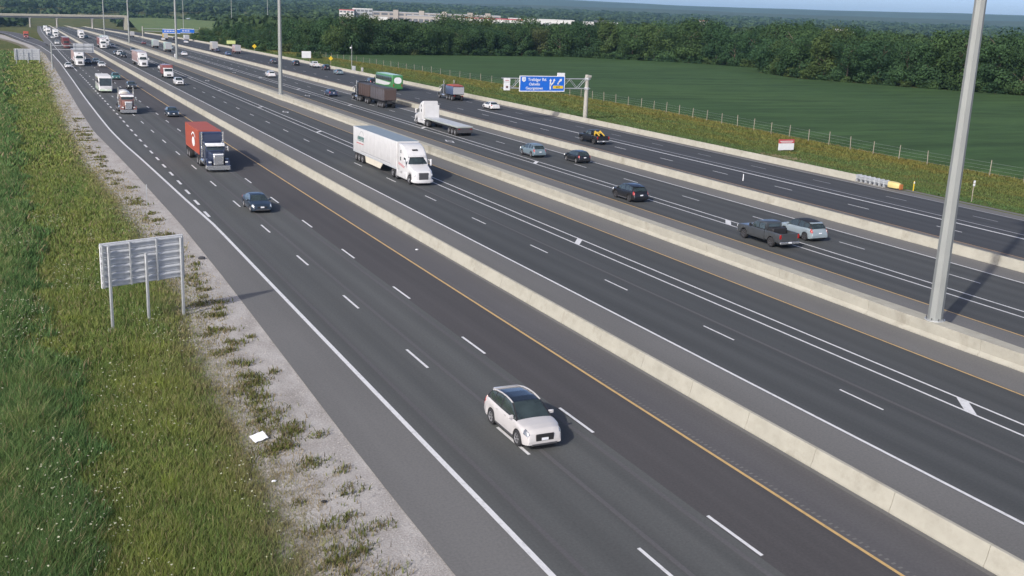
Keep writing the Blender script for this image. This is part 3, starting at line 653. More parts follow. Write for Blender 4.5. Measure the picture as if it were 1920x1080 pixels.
# ------------------------------------------------------------------ small litter on the gravel
lt = empty('paper_litter', P(9.1, 42.9, 0.10)); tag(lt, 'crumpled white paper sheet lying on the gravel edge', 'litter')
def paper(m_):
    n = 5
    for i in range(n+1):
        for j in range(n+1): m_.v.append((-0.33+0.66*i/n, -0.24+0.48*j/n, 0.05+0.03*math.sin(i*2.1+j)*math.cos(j*1.7)))
    for i in range(n):
        for j in range(n): m_.f.append((i*(n+1)+j, (i+1)*(n+1)+j, (i+1)*(n+1)+j+1, i*(n+1)+j+1))
part(lt, 'sheet', None, paper, 'paper', rot=(rad(20), rad(-6), 0.35))
def stone(X, Y, s, mat, label, cat, name):
    me = MB(); n = 7; rings = []
    for k, (z, r) in enumerate(((0, 0.8), (0.3, 1.0), (0.6, 0.85), (0.85, 0.4))):
        rings.append([(r*s*random.uniform(0.8, 1.2)*math.cos(2*math.pi*j/n), r*s*0.7*random.uniform(0.8, 1.2)*math.sin(2*math.pi*j/n), z*s*0.7) for j in range(n)])
    me.rings(rings); o = obj(name, me.mesh(name, True, 30), mat, None, P(X, Y, 0.0)); tag(o, label, cat)
stone(8.75, 38.6, 0.10, 'paper', 'small white scrap lying in the grass near the bottom', 'litter', 'litter_scrap')
stone(10.05, 36.1, 0.13, 'black', 'small black rubber scrap on the gravel near the bottom', 'litter', 'tyre_scrap')
stone(12.55, 77.5, 0.30, 'dark_grey', 'dark rubber scrap at the pavement edge by the sign', 'litter', 'tyre_scrap')
stone(28.6, 76.0, 0.14, 'paper', 'tiny pale scrap on shoulder beside the nearest barrier', 'litter', 'litter_scrap')
# loose stones on the gravel shoulder
def pebbles():
    V = []; F = []; n = 0
    base = np.array([(1, 0, 0), (0, 1, 0), (-1, 0, 0), (0, -1, 0), (0, 0, 1.0)]); fc = np.array([(0, 1, 4), (1, 2, 4), (2, 3, 4), (3, 0, 4)])
    for k in range(9000):
        y = 26+110*random.random()**1.8; X = random.uniform(grav_L(y)-0.8, pave_L(y)-0.02) ; s = random.uniform(0.012, 0.05)*(1+y/90)
        a = random.random()*6.3; R2_ = np.array([[math.cos(a), -math.sin(a), 0], [math.sin(a), math.cos(a), 0], [0, 0, 1]])
        V.append((base*np.array([s, s*0.8, s*0.6])) @ R2_.T + np.array([X+xo(y), y, zt(X, y)-0.03+(0)])); F.append(fc+n); n += 5
    stuff(obj('loose_stones', np_mesh('loose_stones', np.concatenate(V), np.concatenate(F)), plain('stone_grey', (0.36, 0.34, 0.32), 0.95, var=0.25)))
    bpy.data.objects['loose_stones']['label'] = 'loose grey stones scattered over the gravel shoulder'; bpy.data.objects['loose_stones']['category'] = 'gravel'
pebbles()

# ------------------------------------------------------------------ vehicles (local: front bumper at y=0, body towards -y)
def wheel(root, x, y, r, wd, rimmat='rim', key='w', dual=False):
    side = 1 if x > 0 else -1
    e = obj('wheel', None, None, root) if False else bpy.data.objects.new('wheel', None)
    COL.objects.link(e); e.parent = root; e.location = (x, y, r); e.empty_display_size = 0.1
    if side < 0: e.rotation_euler = (0, 0, math.pi)
    w2 = wd/2
    k = '%s%.2f_%.2f' % (key, r, wd)
    part(e, 'tyre', k+'t', lambda m_: m_.lathe_x([(-w2, r*0.6), (-w2, r*0.93), (-w2*0.75, r), (w2*0.75, r), (w2, r*0.93), (w2, r*0.64), (w2*0.7, r*0.62), (w2*0.7, r*0.1)], 22), 'tyre')
    def rim(m_):
        m_.lathe_x([(w2*0.5, r*0.60), (w2*0.95, r*0.63), (w2*0.98, r*0.58), (w2*0.62, r*0.54), (w2*0.6, 0.02)], 20)
        if key == 'w':
            for q in range(5):
                a = 2*math.pi*q/5; d = Vector((0, math.cos(a), math.sin(a))); n_ = Vector((0, -math.sin(a), math.cos(a)))
                c0, c1 = d*r*0.08, d*r*0.57; t_ = r*0.085
                m_.add([Vector((w2*0.7, 0, 0))+c0+n_*t_, Vector((w2*0.7, 0, 0))+c0-n_*t_, Vector((w2*0.95, 0, 0))+c1-n_*t_*0.8, Vector((w2*0.95, 0, 0))+c1+n_*t_*0.8,
                        Vector((w2*0.5, 0, 0))+c0+n_*t_, Vector((w2*0.5, 0, 0))+c0-n_*t_, Vector((w2*0.6, 0, 0))+c1-n_*t_, Vector((w2*0.6, 0, 0))+c1+n_*t_], [(0, 1, 2, 3), (0, 4, 5, 1), (1, 5, 6, 2), (2, 6, 7, 3), (3, 7, 4, 0)])
        else: m_.lathe_x([(w2*0.6, r*0.28), (w2*1.0, r*0.24), (w2*1.05, r*0.1), (w2*1.05, 0.01)], 12)
    part(e, 'rim', k+'r', rim, rimmat)
    return e

CARS = {
 'suv': dict(L=4.55, W=1.86, wr=0.365, fa=0.90, ra=3.60, zb=0.27,
    body=[(0, .48), (.006, .66), (.02, .82), (.05, .93), (.12, 1.01), (.20, 1.06), (.26, 1.09), (.6, 1.12), (.86, 1.17), (.935, 1.14), (.975, .99), (1, .60)],
    glass=[(.235, 1.06), (.385, 1.53), (.425, 1.62), (.52, 1.68), (.66, 1.67), (.78, 1.61), (.865, 1.51), (.955, 1.13)], roof=(.42, .86), pillars=[(.575, .595), (.735, .755)], taper=.735),
 'sedan': dict(L=4.75, W=1.84, wr=0.335, fa=0.92, ra=3.68, zb=0.22,
    body=[(0, .42), (.008, .56), (.025, .68), (.08, .78), (.18, .86), (.27, .92), (.30, .93), (.6, .95), (.80, .99), (.93, 1.0), (.98, .93), (1, .52)],
    glass=[(.26, .90), (.40, 1.32), (.45, 1.40), (.55, 1.44), (.66, 1.41), (.72, 1.34), (.87, .98)], roof=(.42, .71), pillars=[(.56, .578)], taper=.68),
 'hatch': dict(L=4.25, W=1.80, wr=0.325, fa=0.85, ra=3.45, zb=0.22,
    body=[(0, .42), (.01, .6), (.03, .72), (.08, .82), (.2, .92), (.27, .96), (.6, 1.0), (.88, 1.04), (.97, 1.0), (1, .55)],
    glass=[(.24, .94), (.40, 1.38), (.46, 1.46), (.60, 1.5), (.8, 1.47), (.88, 1.40), (.975, 1.0)], roof=(.44, .87), pillars=[(.57, .588)], taper=.70),
}
def car_meshes(kind):
    c = CARS[kind]; L_, W_ = c['L'], c['W']; hb = W_/2
    bs = [b[0] for b in c['body']]; bz = [b[1] for b in c['body']]
    ss = sorted(set([round(s, 4) for s in list(np.linspace(0, 1, 64)) + bs]))
    rings = []
    for s in ss:
        zt_ = float(np.interp(s, bs, bz)); y = -s*L_
        pl = 1.0
        if s < .16: pl -= .17*((.16-s)/.16)**2.2
        if s > .88: pl -= .10*((s-.88)/.12)**2.2
        w_ = hb*pl; zb = c['zb'] + (0.06*(1-s/.06) if s < .06 else 0) + (0.10*((s-.93)/.07) if s > .93 else 0)
        for ax in (c['fa'], c['ra']):
            d = abs(s*L_-ax); R_ = c['wr']+0.055
            if d < R_: zb = max(zb, c['wr'] + math.sqrt(R_*R_-d*d)*0.98)
        zb = min(zb, zt_-0.06); h = zt_-zb
        half = [(w_*.965, zb), (w_*.995, zb+.22*h), (w_, zb+.45*h), (w_*.985, zb+.70*h), (w_*.95, zb+.90*h), (w_*.86, zt_), (w_*.45, zt_+.022), (0, zt_+.03)]
        rings.append([(x, y, z) for x, z in half] + [(-x, y, z) for x, z in half[-2::-1]])
    mb = MB(); mb.rings(rings, False, False)
    n_ = len(rings[0])
    for r, rev in ((rings[0], True), (rings[-1], False)): mb.add(r, [tuple(range(n_))[::-1] if rev else tuple(range(n_))])
    def patch(key, s0, s1, js, off):
        for sx in (1, -1):
            pm = MB(); idx = [i for i, q in enumerate(ss) if s0-1e-6 <= q <= s1+1e-6]
            cz_ = .5; rr = []
            for i in idx:
                row = []
                for j in js:
                    x, y, z = rings[i][j]; row.append((sx*(x+off), y+(off if s0 < .5 else -off), z+off*.4))
                rr.append(row)
            inner = [[(x-sx*.03, y-(.03 if s0 < .5 else -.03), z-.01) for x, y, z in row] for row in rr]
            n0 = len(js); V_ = [p_ for row in rr for p_ in row]; W_2 = [p_ for row in inner for p_ in row]; m0 = len(V_); F_ = []
            for i in range(len(rr)-1):
                for j in range(n0-1): F_.append((i*n0+j, i*n0+j+1, (i+1)*n0+j+1, (i+1)*n0+j))
            bd = [j for j in range(n0)] + [i*n0+n0-1 for i in range(1, len(rr))] + [(len(rr)-1)*n0+j for j in range(n0-2, -1, -1)] + [i*n0 for i in range(len(rr)-2, 0, -1)]
            for u_, v_ in zip(bd, bd[1:]+bd[:1]): F_.append((u_, v_, v_+m0, u_+m0))
            pm.add(V_+W_2, F_); CACHE[kind+key+'%d' % sx] = pm.mesh(key, True, 40)
    patch('headlight', .012, .085, (3, 4, 5), .012); patch('taillight', .93, .992, (3, 4, 5), .012)
    CACHE[kind+'body'] = mb.mesh('body', True, 55)
    gs = [g_[0] for g_ in c['glass']]; gz = [g_[1] for g_ in c['glass']]; zmax = max(gz)
    extra = [c['roof'][0], c['roof'][1]] + [v for p_ in c['pillars'] for v in p_]
    ss = sorted(set([round(float(s), 4) for s in list(np.linspace(gs[0], gs[-1], 26)) + gs + extra]))
    rings = []
    for s in ss:
        z = float(np.interp(s, gs, gz)); zb = float(np.interp(s, bs, bz))-.03; y = -s*L_
        k = max(0, min(1, (z-zb)/(zmax-zb))); wb = hb*.925; wt = hb*(.925+(c['taper']-.925)*k)
        if s > .8: wt *= 1-.10*sm(.8, 1, s); wb *= 1-.07*sm(.8, 1, s)
        z = max(z, zb+.004)
        half = [(wb, zb), (wb+(wt-wb)*.5+.012*k, zb+(z-zb)*.5), (wt, z-.045*k), (wt*.90, z-.012*k), (wt*.5, z+.006), (0, z+.012)]
        rings.append([(x, y, zz) for x, zz in half] + [(-x, y, zz) for x, zz in half[-2::-1]])
    groups = {k: MB() for k in ('windshield', 'rear_window', 'side_window_r', 'side_window_l', 'roof', 'pillar')}
    m_ = len(rings[0]); allv = [p_ for r in rings for p_ in r]
    for i in range(len(ss)-1):
        mid = (ss[i]+ss[i+1])/2
        for j in range(m_-1):
            f = (i*m_+j, i*m_+j+1, (i+1)*m_+j+1, (i+1)*m_+j)
            side = j in (0, 1, m_-2, m_-3)
            if side:
                gk = 'side_window_r' if j < 3 else 'side_window_l'
                if any(a <= mid <= b for a, b in c['pillars']) or mid > c['roof'][1]+.01 or j in (): gk = 'pillar'
                if mid < gs[0]+.035: gk = 'pillar'
            elif j in (2, m_-4): gk = 'roof' if c['roof'][0] <= mid <= c['roof'][1] else 'pillar'
            elif c['roof'][0] <= mid <= c['roof'][1]: gk = 'roof'
            else: gk = 'windshield' if mid < .5 else 'rear_window'
            b_ = groups[gk]; b_.add([allv[q] for q in f], [(0, 1, 2, 3)])
    import bmesh
    comps = []; fl = list(groups['pillar'].f); key = lambda v: (round(v[0], 3), round(v[1], 3), round(v[2], 3)); pv = groups['pillar'].v
    while fl:
        cur = [fl.pop()]; ks = {key(pv[i]) for i in cur[0]}; grew = True
        while grew:
            grew = False
            for f in fl[:]:
                if any(key(pv[i]) in ks for i in f): cur.append(f); fl.remove(f); ks |= {key(pv[i]) for i in f}; grew = True
        comps.append(cur)
    del groups['pillar']; CACHE[kind+'npil'] = len(comps)
    for q, cm in enumerate(comps):
        b_ = MB(); [b_.add([pv[i] for i in f], [(0, 1, 2, 3)]) for f in cm]; groups['pillar%d' % q] = b_
    for gk, b_ in groups.items():
        me = b_.mesh(gk, False)
        bm = bmesh.new(); bm.from_mesh(me); bmesh.ops.remove_doubles(bm, verts=bm.verts, dist=.001); bmesh.ops.recalc_face_normals(bm, faces=bm.faces)
        bm.to_mesh(me); bm.free(); me.shade_smooth(); me.set_sharp_from_angle(angle=rad(50)); CACHE[kind+gk] = me
    CACHE[kind+'done'] = True
def car(kind, root, pmat, roofmat=None, rim='rim', rails=None, lit=False, detail=True, pillar=None):
    c = CARS[kind]; L_, W_ = c['L'], c['W']; hb = W_/2
    if kind+'done' not in CACHE: car_meshes(kind)
    obj('body', CACHE[kind+'body'], pmat, root)
    obj('windshield', CACHE[kind+'windshield'], 'glass', root); obj('rear_window', CACHE[kind+'rear_window'], 'glass', root)
    obj('side_window', CACHE[kind+'side_window_r'], 'glass', root); obj('side_window', CACHE[kind+'side_window_l'], 'glass', root)
    obj('roof', CACHE[kind+'roof'], roofmat or pmat, root); [obj('pillar', CACHE[kind+'pillar%d' % q], pillar or pmat, root) for q in range(CACHE[kind+'npil'])]
    for x in (hb-.115, -hb+.115):
        for y in (-c['fa'], -c['ra']): wheel(root, x, y, c['wr'], .225, rim)
    part(root, 'underbody', kind+'ub', lambda m_: m_.box(-hb*.80, hb*.80, -L_*.965, -L_*.03, .20, .62), 'black', smooth=False)
    bz = lambda s: float(np.interp(s, [b[0] for b in c['body']], [b[1] for b in c['body']]))
    zh = bz(.03)-.11
    for sx in (1, -1):
        obj('headlight', CACHE[kind+'headlight%d' % sx], 'headlight_lit' if lit else ('headlight_grey' if pmat in (PW, PPW, PS) else 'headlight'), root)
        obj('taillight', CACHE[kind+'taillight%d' % sx], 'taillight', root)
        if detail:
            part(root, 'mirror', kind+'mr%d' % sx, lambda m_: m_.bbox(sx*(hb+.05)-.13, sx*(hb+.05)+.13, -L_*.325, -L_*.30, bz(.3)-.02, bz(.3)+.14, .03), pmat)
    part(root, 'grille', kind+'gr', lambda m_: m_.bbox(-hb*.46, hb*.46, -.05, .014, .47, zh+.035, .02), 'black')
    part(root, 'lower_intake', kind+'li', lambda m_: m_.bbox(-hb*.66, hb*.66, -.08, .008, .27, .37, .015), 'dark_grey')
    part(root, 'license_plate', kind+'lp', lambda m_: m_.bbox(-.16, .16, .012, .03, .50, .62, .006), 'plate')
    part(root, 'license_plate', kind+'lpr', lambda m_: m_.bbox(-.16, .16, -L_-.03, -L_-.008, .70, .82, .006), 'plate')
    if detail:
        for sx in (1, -1):
            for yy in (.47, .66): part(root, 'door_handle', kind+'dh%d%.2f' % (sx, yy), lambda m_: m_.bbox(sx*hb*.985-.015, sx*hb*.985+.02, -L_*yy-.09, -L_*yy+.09, bz(.5)-.17, bz(.5)-.135, .008), pmat)
            part(root, 'sill_trim', kind+'sl%d' % sx, lambda m_: m_.bbox(sx*hb*.965-.03, sx*hb*.965+.012, -c['ra']+.44, -c['fa']-.44, c['zb']-.03, c['zb']+.10, .015), 'dark_grey')
    if kind == 'suv':
        for sx in (1, -1): part(root, 'fog_vent', kind+'fv%d' % sx, lambda m_: m_.add([(sx*hb*.66, .002, .40), (sx*hb*.83, -.045, .40), (sx*hb*.86, -.07, .56), (sx*hb*.78, -.02, .58), (sx*hb*.66, -.10, .40), (sx*hb*.83, -.13, .40), (sx*hb*.84, -.15, .56), (sx*hb*.78, -.12, .58)], [(0, 1, 2, 3), (0, 4, 5, 1), (1, 5, 6, 2), (2, 6, 7, 3), (3, 7, 4, 0)]), 'dark_grey', smooth=False)
        part(root, 'spoiler', kind+'spo', lambda m_: m_.loft([(-L_*.84, hb*.70, 1.545, 1.60, .02), (-L_*.895, hb*.66, 1.505, 1.555, .02)], n=2), pmat)
    if rails:
        for sx in (1, -1): part(root, 'roof_rail', kind+'rr%d' % sx, lambda m_: m_.tube([Vector((sx*hb*.715, -L_*s, z)) for s, z in ((.42, 1.595), (.47, 1.64), (.55, 1.68), (.66, 1.675), (.78, 1.615), (.865, 1.515))], .035, 6), rails)

def place(name, X, Y, d, label, cat, group):
    e = empty(name, PR(X, Y, 0.016), (yaw(Y) if d > 0 else yaw(Y)+math.pi), 0)
    e.rotation_mode = 'XYZ'; e.rotation_euler = (pitch(Y)*(1 if d > 0 else -1), 0, e.rotation_euler[2])
    return tag(e, label, cat, group)
TRAF = {1: 'vehicles driving towards the camera', 2: 'vehicles driving towards the camera', 3: 'vehicles driving away', 4: 'vehicles driving away'}
def add_car(kind, X, Y, d, col, label, cat='car', **k):
    name = {'suv': 'sport_utility_vehicle', 'sedan': 'sedan_car', 'hatch': 'hatchback_car'}[kind]
    if d > 0: Y = Y + CARS[kind]['L']                        # given by its rear end
    r = place(name, X, Y, d, label, cat, TRAF[1 if d < 0 else 3]); car(kind, r, col, **k); return r
PW = paint('white', (0.60, 0.60, 0.60)); PPW = paint('pearl', (0.50, 0.485, 0.48)); PK = paint('black', (0.012, 0.013, 0.016)); PN = paint('navy', (0.020, 0.032, 0.050))
PG = paint('grey', (0.050, 0.055, 0.060)); PS = paint('silver', (0.24, 0.29, 0.32)); PB = paint('blue', (0.05, 0.09, 0.16)); PBG = paint('bluegrey', (0.14, 0.19, 0.22)); PR_ = paint('red', (0.24, 0.075, 0.07))
PT = paint('teal', (0.05, 0.15, 0.14)); PO = plain('paint_orange', (0.34, 0.078, 0.048), 0.6); PY = paint('yellow', (0.55, 0.36, 0.04)); PGR = paint('green', (0.050, 0.19, 0.06)); PDB = paint('darkblue', (0.026, 0.036, 0.072)); PMR = paint('maroon', (0.12, 0.03, 0.03)); PPK = paint('pinkish', (0.42, 0.30, 0.29))
PBEI = paint('beige', (0.50, 0.46, 0.40)); PMINT = paint('mint', (0.42, 0.55, 0.50)); PBR = plain('paint_brown', (0.070, 0.048, 0.042), 0.6)

add_car('suv', 20.12, 37.5, -1, PPW, 'pearl white SUV with dark glass roof nearest to the camera', 'car', roofmat='glass_blue', rim='rim', rails=PPW, pillar='black')
add_car('sedan', 20.55, 93.6, -1, PN, 'dark blue sedan following in the middle lane behind the white SUV', 'car')
add_car('sedan', 25.0, 178.3, -1, PN, 'dark blue car with bright headlights right of the cement mixer', 'car', lit=False)
add_car('sedan', 25.0, 238.5, -1, PG, 'dark grey car in lane right of the white bus', 'car')
add_car('hatch', 24.4, 267, -1, PT, 'dark green car just beyond the white bus', 'car')
add_car('sedan', 25.3, 319, -1, PW, 'white car beyond the green one, nearer of two by the barrier', 'car')
add_car('sedan', 25.3, 340, -1, PS, 'silver car beyond the green one, farther of two by the barrier', 'car')
add_car('sedan', 16.4, 312, -1, PW, 'white car in the merging ramp lane beside the white semi', 'car')
add_car('sedan', 22.7, 335, -1, PN, 'dark car right beside the white semi truck', 'car', detail=False)
add_car('suv', 20.4, 503, -1, PW, 'white car beyond the hanging sign on nearest carriageway', 'car', detail=False)
add_car('sedan', 25.2, 577, -1, PS, 'silver car close to nearest barrier far up the road', 'car', detail=False)
add_car('suv', 21.2, 600, -1, PW, 'white car in the far queue left of the silver one', 'car', detail=False)
add_car('sedan', 20.6, 655, -1, PG, 'small grey car far up the nearest carriageway', 'car', detail=False)
add_car('suv', 36.15, 249.2, -1, PW, 'white SUV in front of the red box truck', 'car')
add_car('sedan', 39.9, 306.5, -1, PW, 'white car between the pinkish semi and the red box truck', 'car')
add_car('sedan', 36.0, 400, -1, PG, 'grey car with pale front left of the far white pickup', 'car', detail=False)
add_car('suv', 40.4, 471, -1, PW, 'white car right of the red semi far up the second carriageway', 'car', detail=False)
add_car('sedan', 44.6, 432, -1, PN, 'dark car beside the median wall behind the far white pickup', 'car', detail=False)
add_car('sedan', 39.0, 637, -1, PT, 'teal car right of the farthest white box truck', 'car', detail=False)
add_car('suv', 36.6, 381, -1, PK, 'black SUV with white car behind it on second carriageway', 'car', detail=False)
# driving away
add_car('suv', 62.95, 69.4, 1, PS, 'silver SUV with dark roof beside the grey pickup', 'car', roofmat='black', rim='rim_dark', pillar='black')
add_car('suv', 57.95, 90.2, 1, PK, 'black SUV in the left lane ahead of the grey pickup', 'car', rim='rim_dark')
add_car('hatch', 66.3, 117.0, 1, PK, 'black hatchback with glint on bonnet near the second barrier', 'car')
add_car('suv', 63.0, 123.0, 1, PBG, 'blue-grey SUV next to the black hatchback', 'car')
add_car('sedan', 60.2+2.6, 219.0, 1, PDB, 'dark blue car ahead of the dump trailers', 'car')
add_car('suv', 63.6, 280.0, 1, PW, 'white car partly hidden behind the second light pole', 'car')
add_car('sedan', 59.6, 405.5, 1, PW, 'white sedan right of the third light pole', 'car', detail=False)
add_car('sedan', 63.0, 470, 1, PS, 'silver car left of the third light pole', 'car', detail=False)
add_car('sedan', 58.6, 532, 1, PMR, 'dark red car far off beyond the green box trucks', 'car', detail=False)
add_car('sedan', 86.0, 188.0, 1, PW, 'white sedan in right carriageway before the blue exit sign', 'car')
add_car('suv', 82.6, 253.5, 1, PK, 'black SUV just ahead of the green coach', 'car')
add_car('sedan', 86.2, 295.5, 1, PBG, 'grey sedan behind the black SUV near the yellow sign', 'car')
add_car('suv', 88.4, 317.0, 1, PK, 'black car in front of the white van near the barrier', 'car')
add_car('sedan', 80.9, 354.5, 1, PG, 'grey car just right of the second light pole', 'car', detail=False)
add_car('suv', 85.5, 343.0, 1, PK, 'black car below the white roadside board', 'car', detail=False)
add_car('sedan', 76.6, 413.0, 1, PB, 'blue car near inner barrier before the maroon box truck', 'car', detail=False)
add_car('sedan', 78.6, 449.0, 1, PDB, 'dark blue car right behind the far white box truck', 'car', detail=False)
add_car('sedan', 82.6, 568.0, 1, PW, 'white car near the start of the outer barrier', 'car', detail=False)
add_car('sedan', 77.8, 624.0, 1, PW, 'tiny white car below the far blue signs', 'car', detail=False)
add_car('suv', 85.0, 634.0, 1, PK, 'tiny black car under the right far blue sign', 'car', detail=False)

def pickup(X, Y, d, pmat, label, load=None):
    L_ = 5.9; hb = 1.01
    r = place('pickup_truck', X, Y+(L_ if d > 0 else 0), d, label, 'pickup truck', TRAF[1 if d < 0 else 3])
    k = 'pk'
    def body(m_):
        st = []
        for s in np.linspace(0, 3.75, 44):
            z1 = float(np.interp(s, [0, .03, .10, .3, 1.5, 1.75, 3.75], [.75, .98, 1.10, 1.16, 1.22, 1.24, 1.26])); zb = .42
            dd = abs(s-1.0)
            if dd < .48: zb = max(zb, .40+math.sqrt(.48**2-dd**2))
            w_ = hb*(1-.08*max(0, (.35-s)/.35)**2); st.append((-s, w_, zb, z1, .09))
        m_.loft(st, n=3)
    part(r, 'body', k+'b', body, pmat, angle=50)
    def cab(m_): m_.loft([(-1.62, hb*.86, 1.15, 1.26, .02), (-2.35, hb*.80, 1.15, 1.80, .10), (-2.6, hb*.78, 1.15, 1.90, .12), (-3.5, hb*.78, 1.15, 1.92, .12), (-3.68, hb*.80, 1.15, 1.84, .10), (-3.75, hb*.83, 1.15, 1.30, .04)], n=3)
    part(r, 'cab', k+'c', cab, pmat, angle=50)
    part(r, 'windshield', k+'ws', lambda m_: m_.quad((-.74, -1.70, 1.32), (.74, -1.70, 1.32), (.66, -2.33, 1.80), (-.66, -2.33, 1.80)), 'glass', smooth=False)
    part(r, 'rear_window', k+'rw', lambda m_: m_.quad((-.6, -3.775, 1.40), (.6, -3.775, 1.40), (.56, -3.72, 1.76), (-.56, -3.72, 1.76)), 'glass', smooth=False)
    for sx in (1, -1):
        for ya, yb, yc in ((-2.0, -2.85, -2.35), (-2.92, -3.62, -2.92)):
            part(r, 'side_window', k+'sw%d%.1f' % (sx, ya), lambda m_: m_.quad((sx*.885, ya, 1.30), (sx*.885, yb, 1.30), (sx*.80, yb+.02, 1.76), (sx*.80, yc, 1.76)), 'glass', smooth=False)
        part(r, 'headlight', k+'hl%d' % sx, lambda m_: m_.bbox(sx*.78-.17, sx*.78+.17, -.14, .012, .84, 1.04, .02), 'headlight')
        part(r, 'taillight', k+'tl%d' % sx, lambda m_: m_.bbox(sx*.92-.09, sx*.92+.09, -5.83, -5.73, .86, 1.22, .02), 'taillight')
        part(r, 'mirror', k+'mr%d' % sx, lambda m_: m_.bbox(sx*1.13-.12, sx*1.13+.12, -2.05, -1.95, 1.30, 1.52, .03), 'black')
        def bedside(m_):
            st = []
            for s in np.linspace(3.80, 5.78, 26):
                dd = abs(s-4.62); zb = .5
                if dd < .48: zb = max(zb, .40+math.sqrt(.48**2-dd**2))
                st.append((-s, .06, zb, 1.28, .03))
            m_.loft(st, cx=sx*(hb-.07), n=2)
        part(r, 'bed_side', k+'bs%d' % sx, bedside, pmat)
        for y in (-1.0, -4.62): wheel(r, sx*(hb-.14), y, .40, .27, 'rim_dark')
    part(r, 'bed_floor', k+'bf', lambda m_: m_.box(-hb+.13, hb-.13, -5.72, -3.80, .55, .78), 'black', smooth=False)
    part(r, 'tailgate', k+'tg', lambda m_: m_.bbox(-hb+.06, hb-.06, -5.80, -5.73, .62, 1.28, .02), pmat)
    part(r, 'rear_bumper', k+'rb', lambda m_: m_.bbox(-hb+.03, hb-.03, -5.95, -5.81, .42, .62, .03), 'chrome'); part(r, 'front_bumper', k+'fb', lambda m_: m_.bbox(-hb+.05, hb-.05, -.12, .05, .42, .68, .05), 'chrome')
    part(r, 'grille', k+'gr', lambda m_: m_.bbox(-.6, .6, -.06, .02, .72, 1.02, .02), 'black'); part(r, 'license_plate', k+'lp', lambda m_: m_.bbox(-.16, .16, -5.97, -5.951, .5, .62, .005), 'plate')
    part(r, 'underbody', k+'ub', lambda m_: m_.box(-.7, .7, -5.6, -.2, .3, .6), 'black', smooth=False)
    if load == 'yellow':
        e = empty('yellow_equipment', r.location); e.rotation_euler = r.rotation_euler; tag(e, 'yellow equipment frame lying in bed of the black pickup', 'equipment')
        part(e, 'frame', None, lambda m_: (m_.tube([Vector((-.5, -4.0, .82)), Vector((-.5, -4.2, 1.85)), Vector((-.45, -5.5, 1.30))], .09, 6), m_.tube([Vector((.3, -4.0, .82)), Vector((.3, -4.2, 1.85)), Vector((.35, -5.5, 1.30))], .09, 6), m_.bbox(-.5, .35, -4.45, -4.1, 1.45, 1.75, .05)), PY)
        part(e, 'drum', None, lambda m_: m_.bbox(-.55, .5, -5.3, -4.4, .80, 1.12, .06), 'aluminium')
    elif load == 'box':
        e = empty('cargo_box', r.location); e.rotation_euler = r.rotation_euler; tag(e, 'black cargo box standing in bed of the grey pickup', 'box')
        part(e, 'box', None, lambda m_: m_.bbox(-.75, .75, -4.55, -3.85, .79, 1.50, .06), 'black')
    return r
pickup(58.35, 67.8, 1, PG, 'dark grey pickup with loaded bed in the left lane', 'box')
pickup(78.9, 134.2, 1, PK, 'black pickup carrying yellow equipment on the right carriageway', 'yellow')
pickup(36.4, 390, -1, PW, 'white pickup far up the second carriageway', None)
pickup(88.8, 331.0, 1, PW, 'white pickup near outer barrier left of the yellow sign', None)

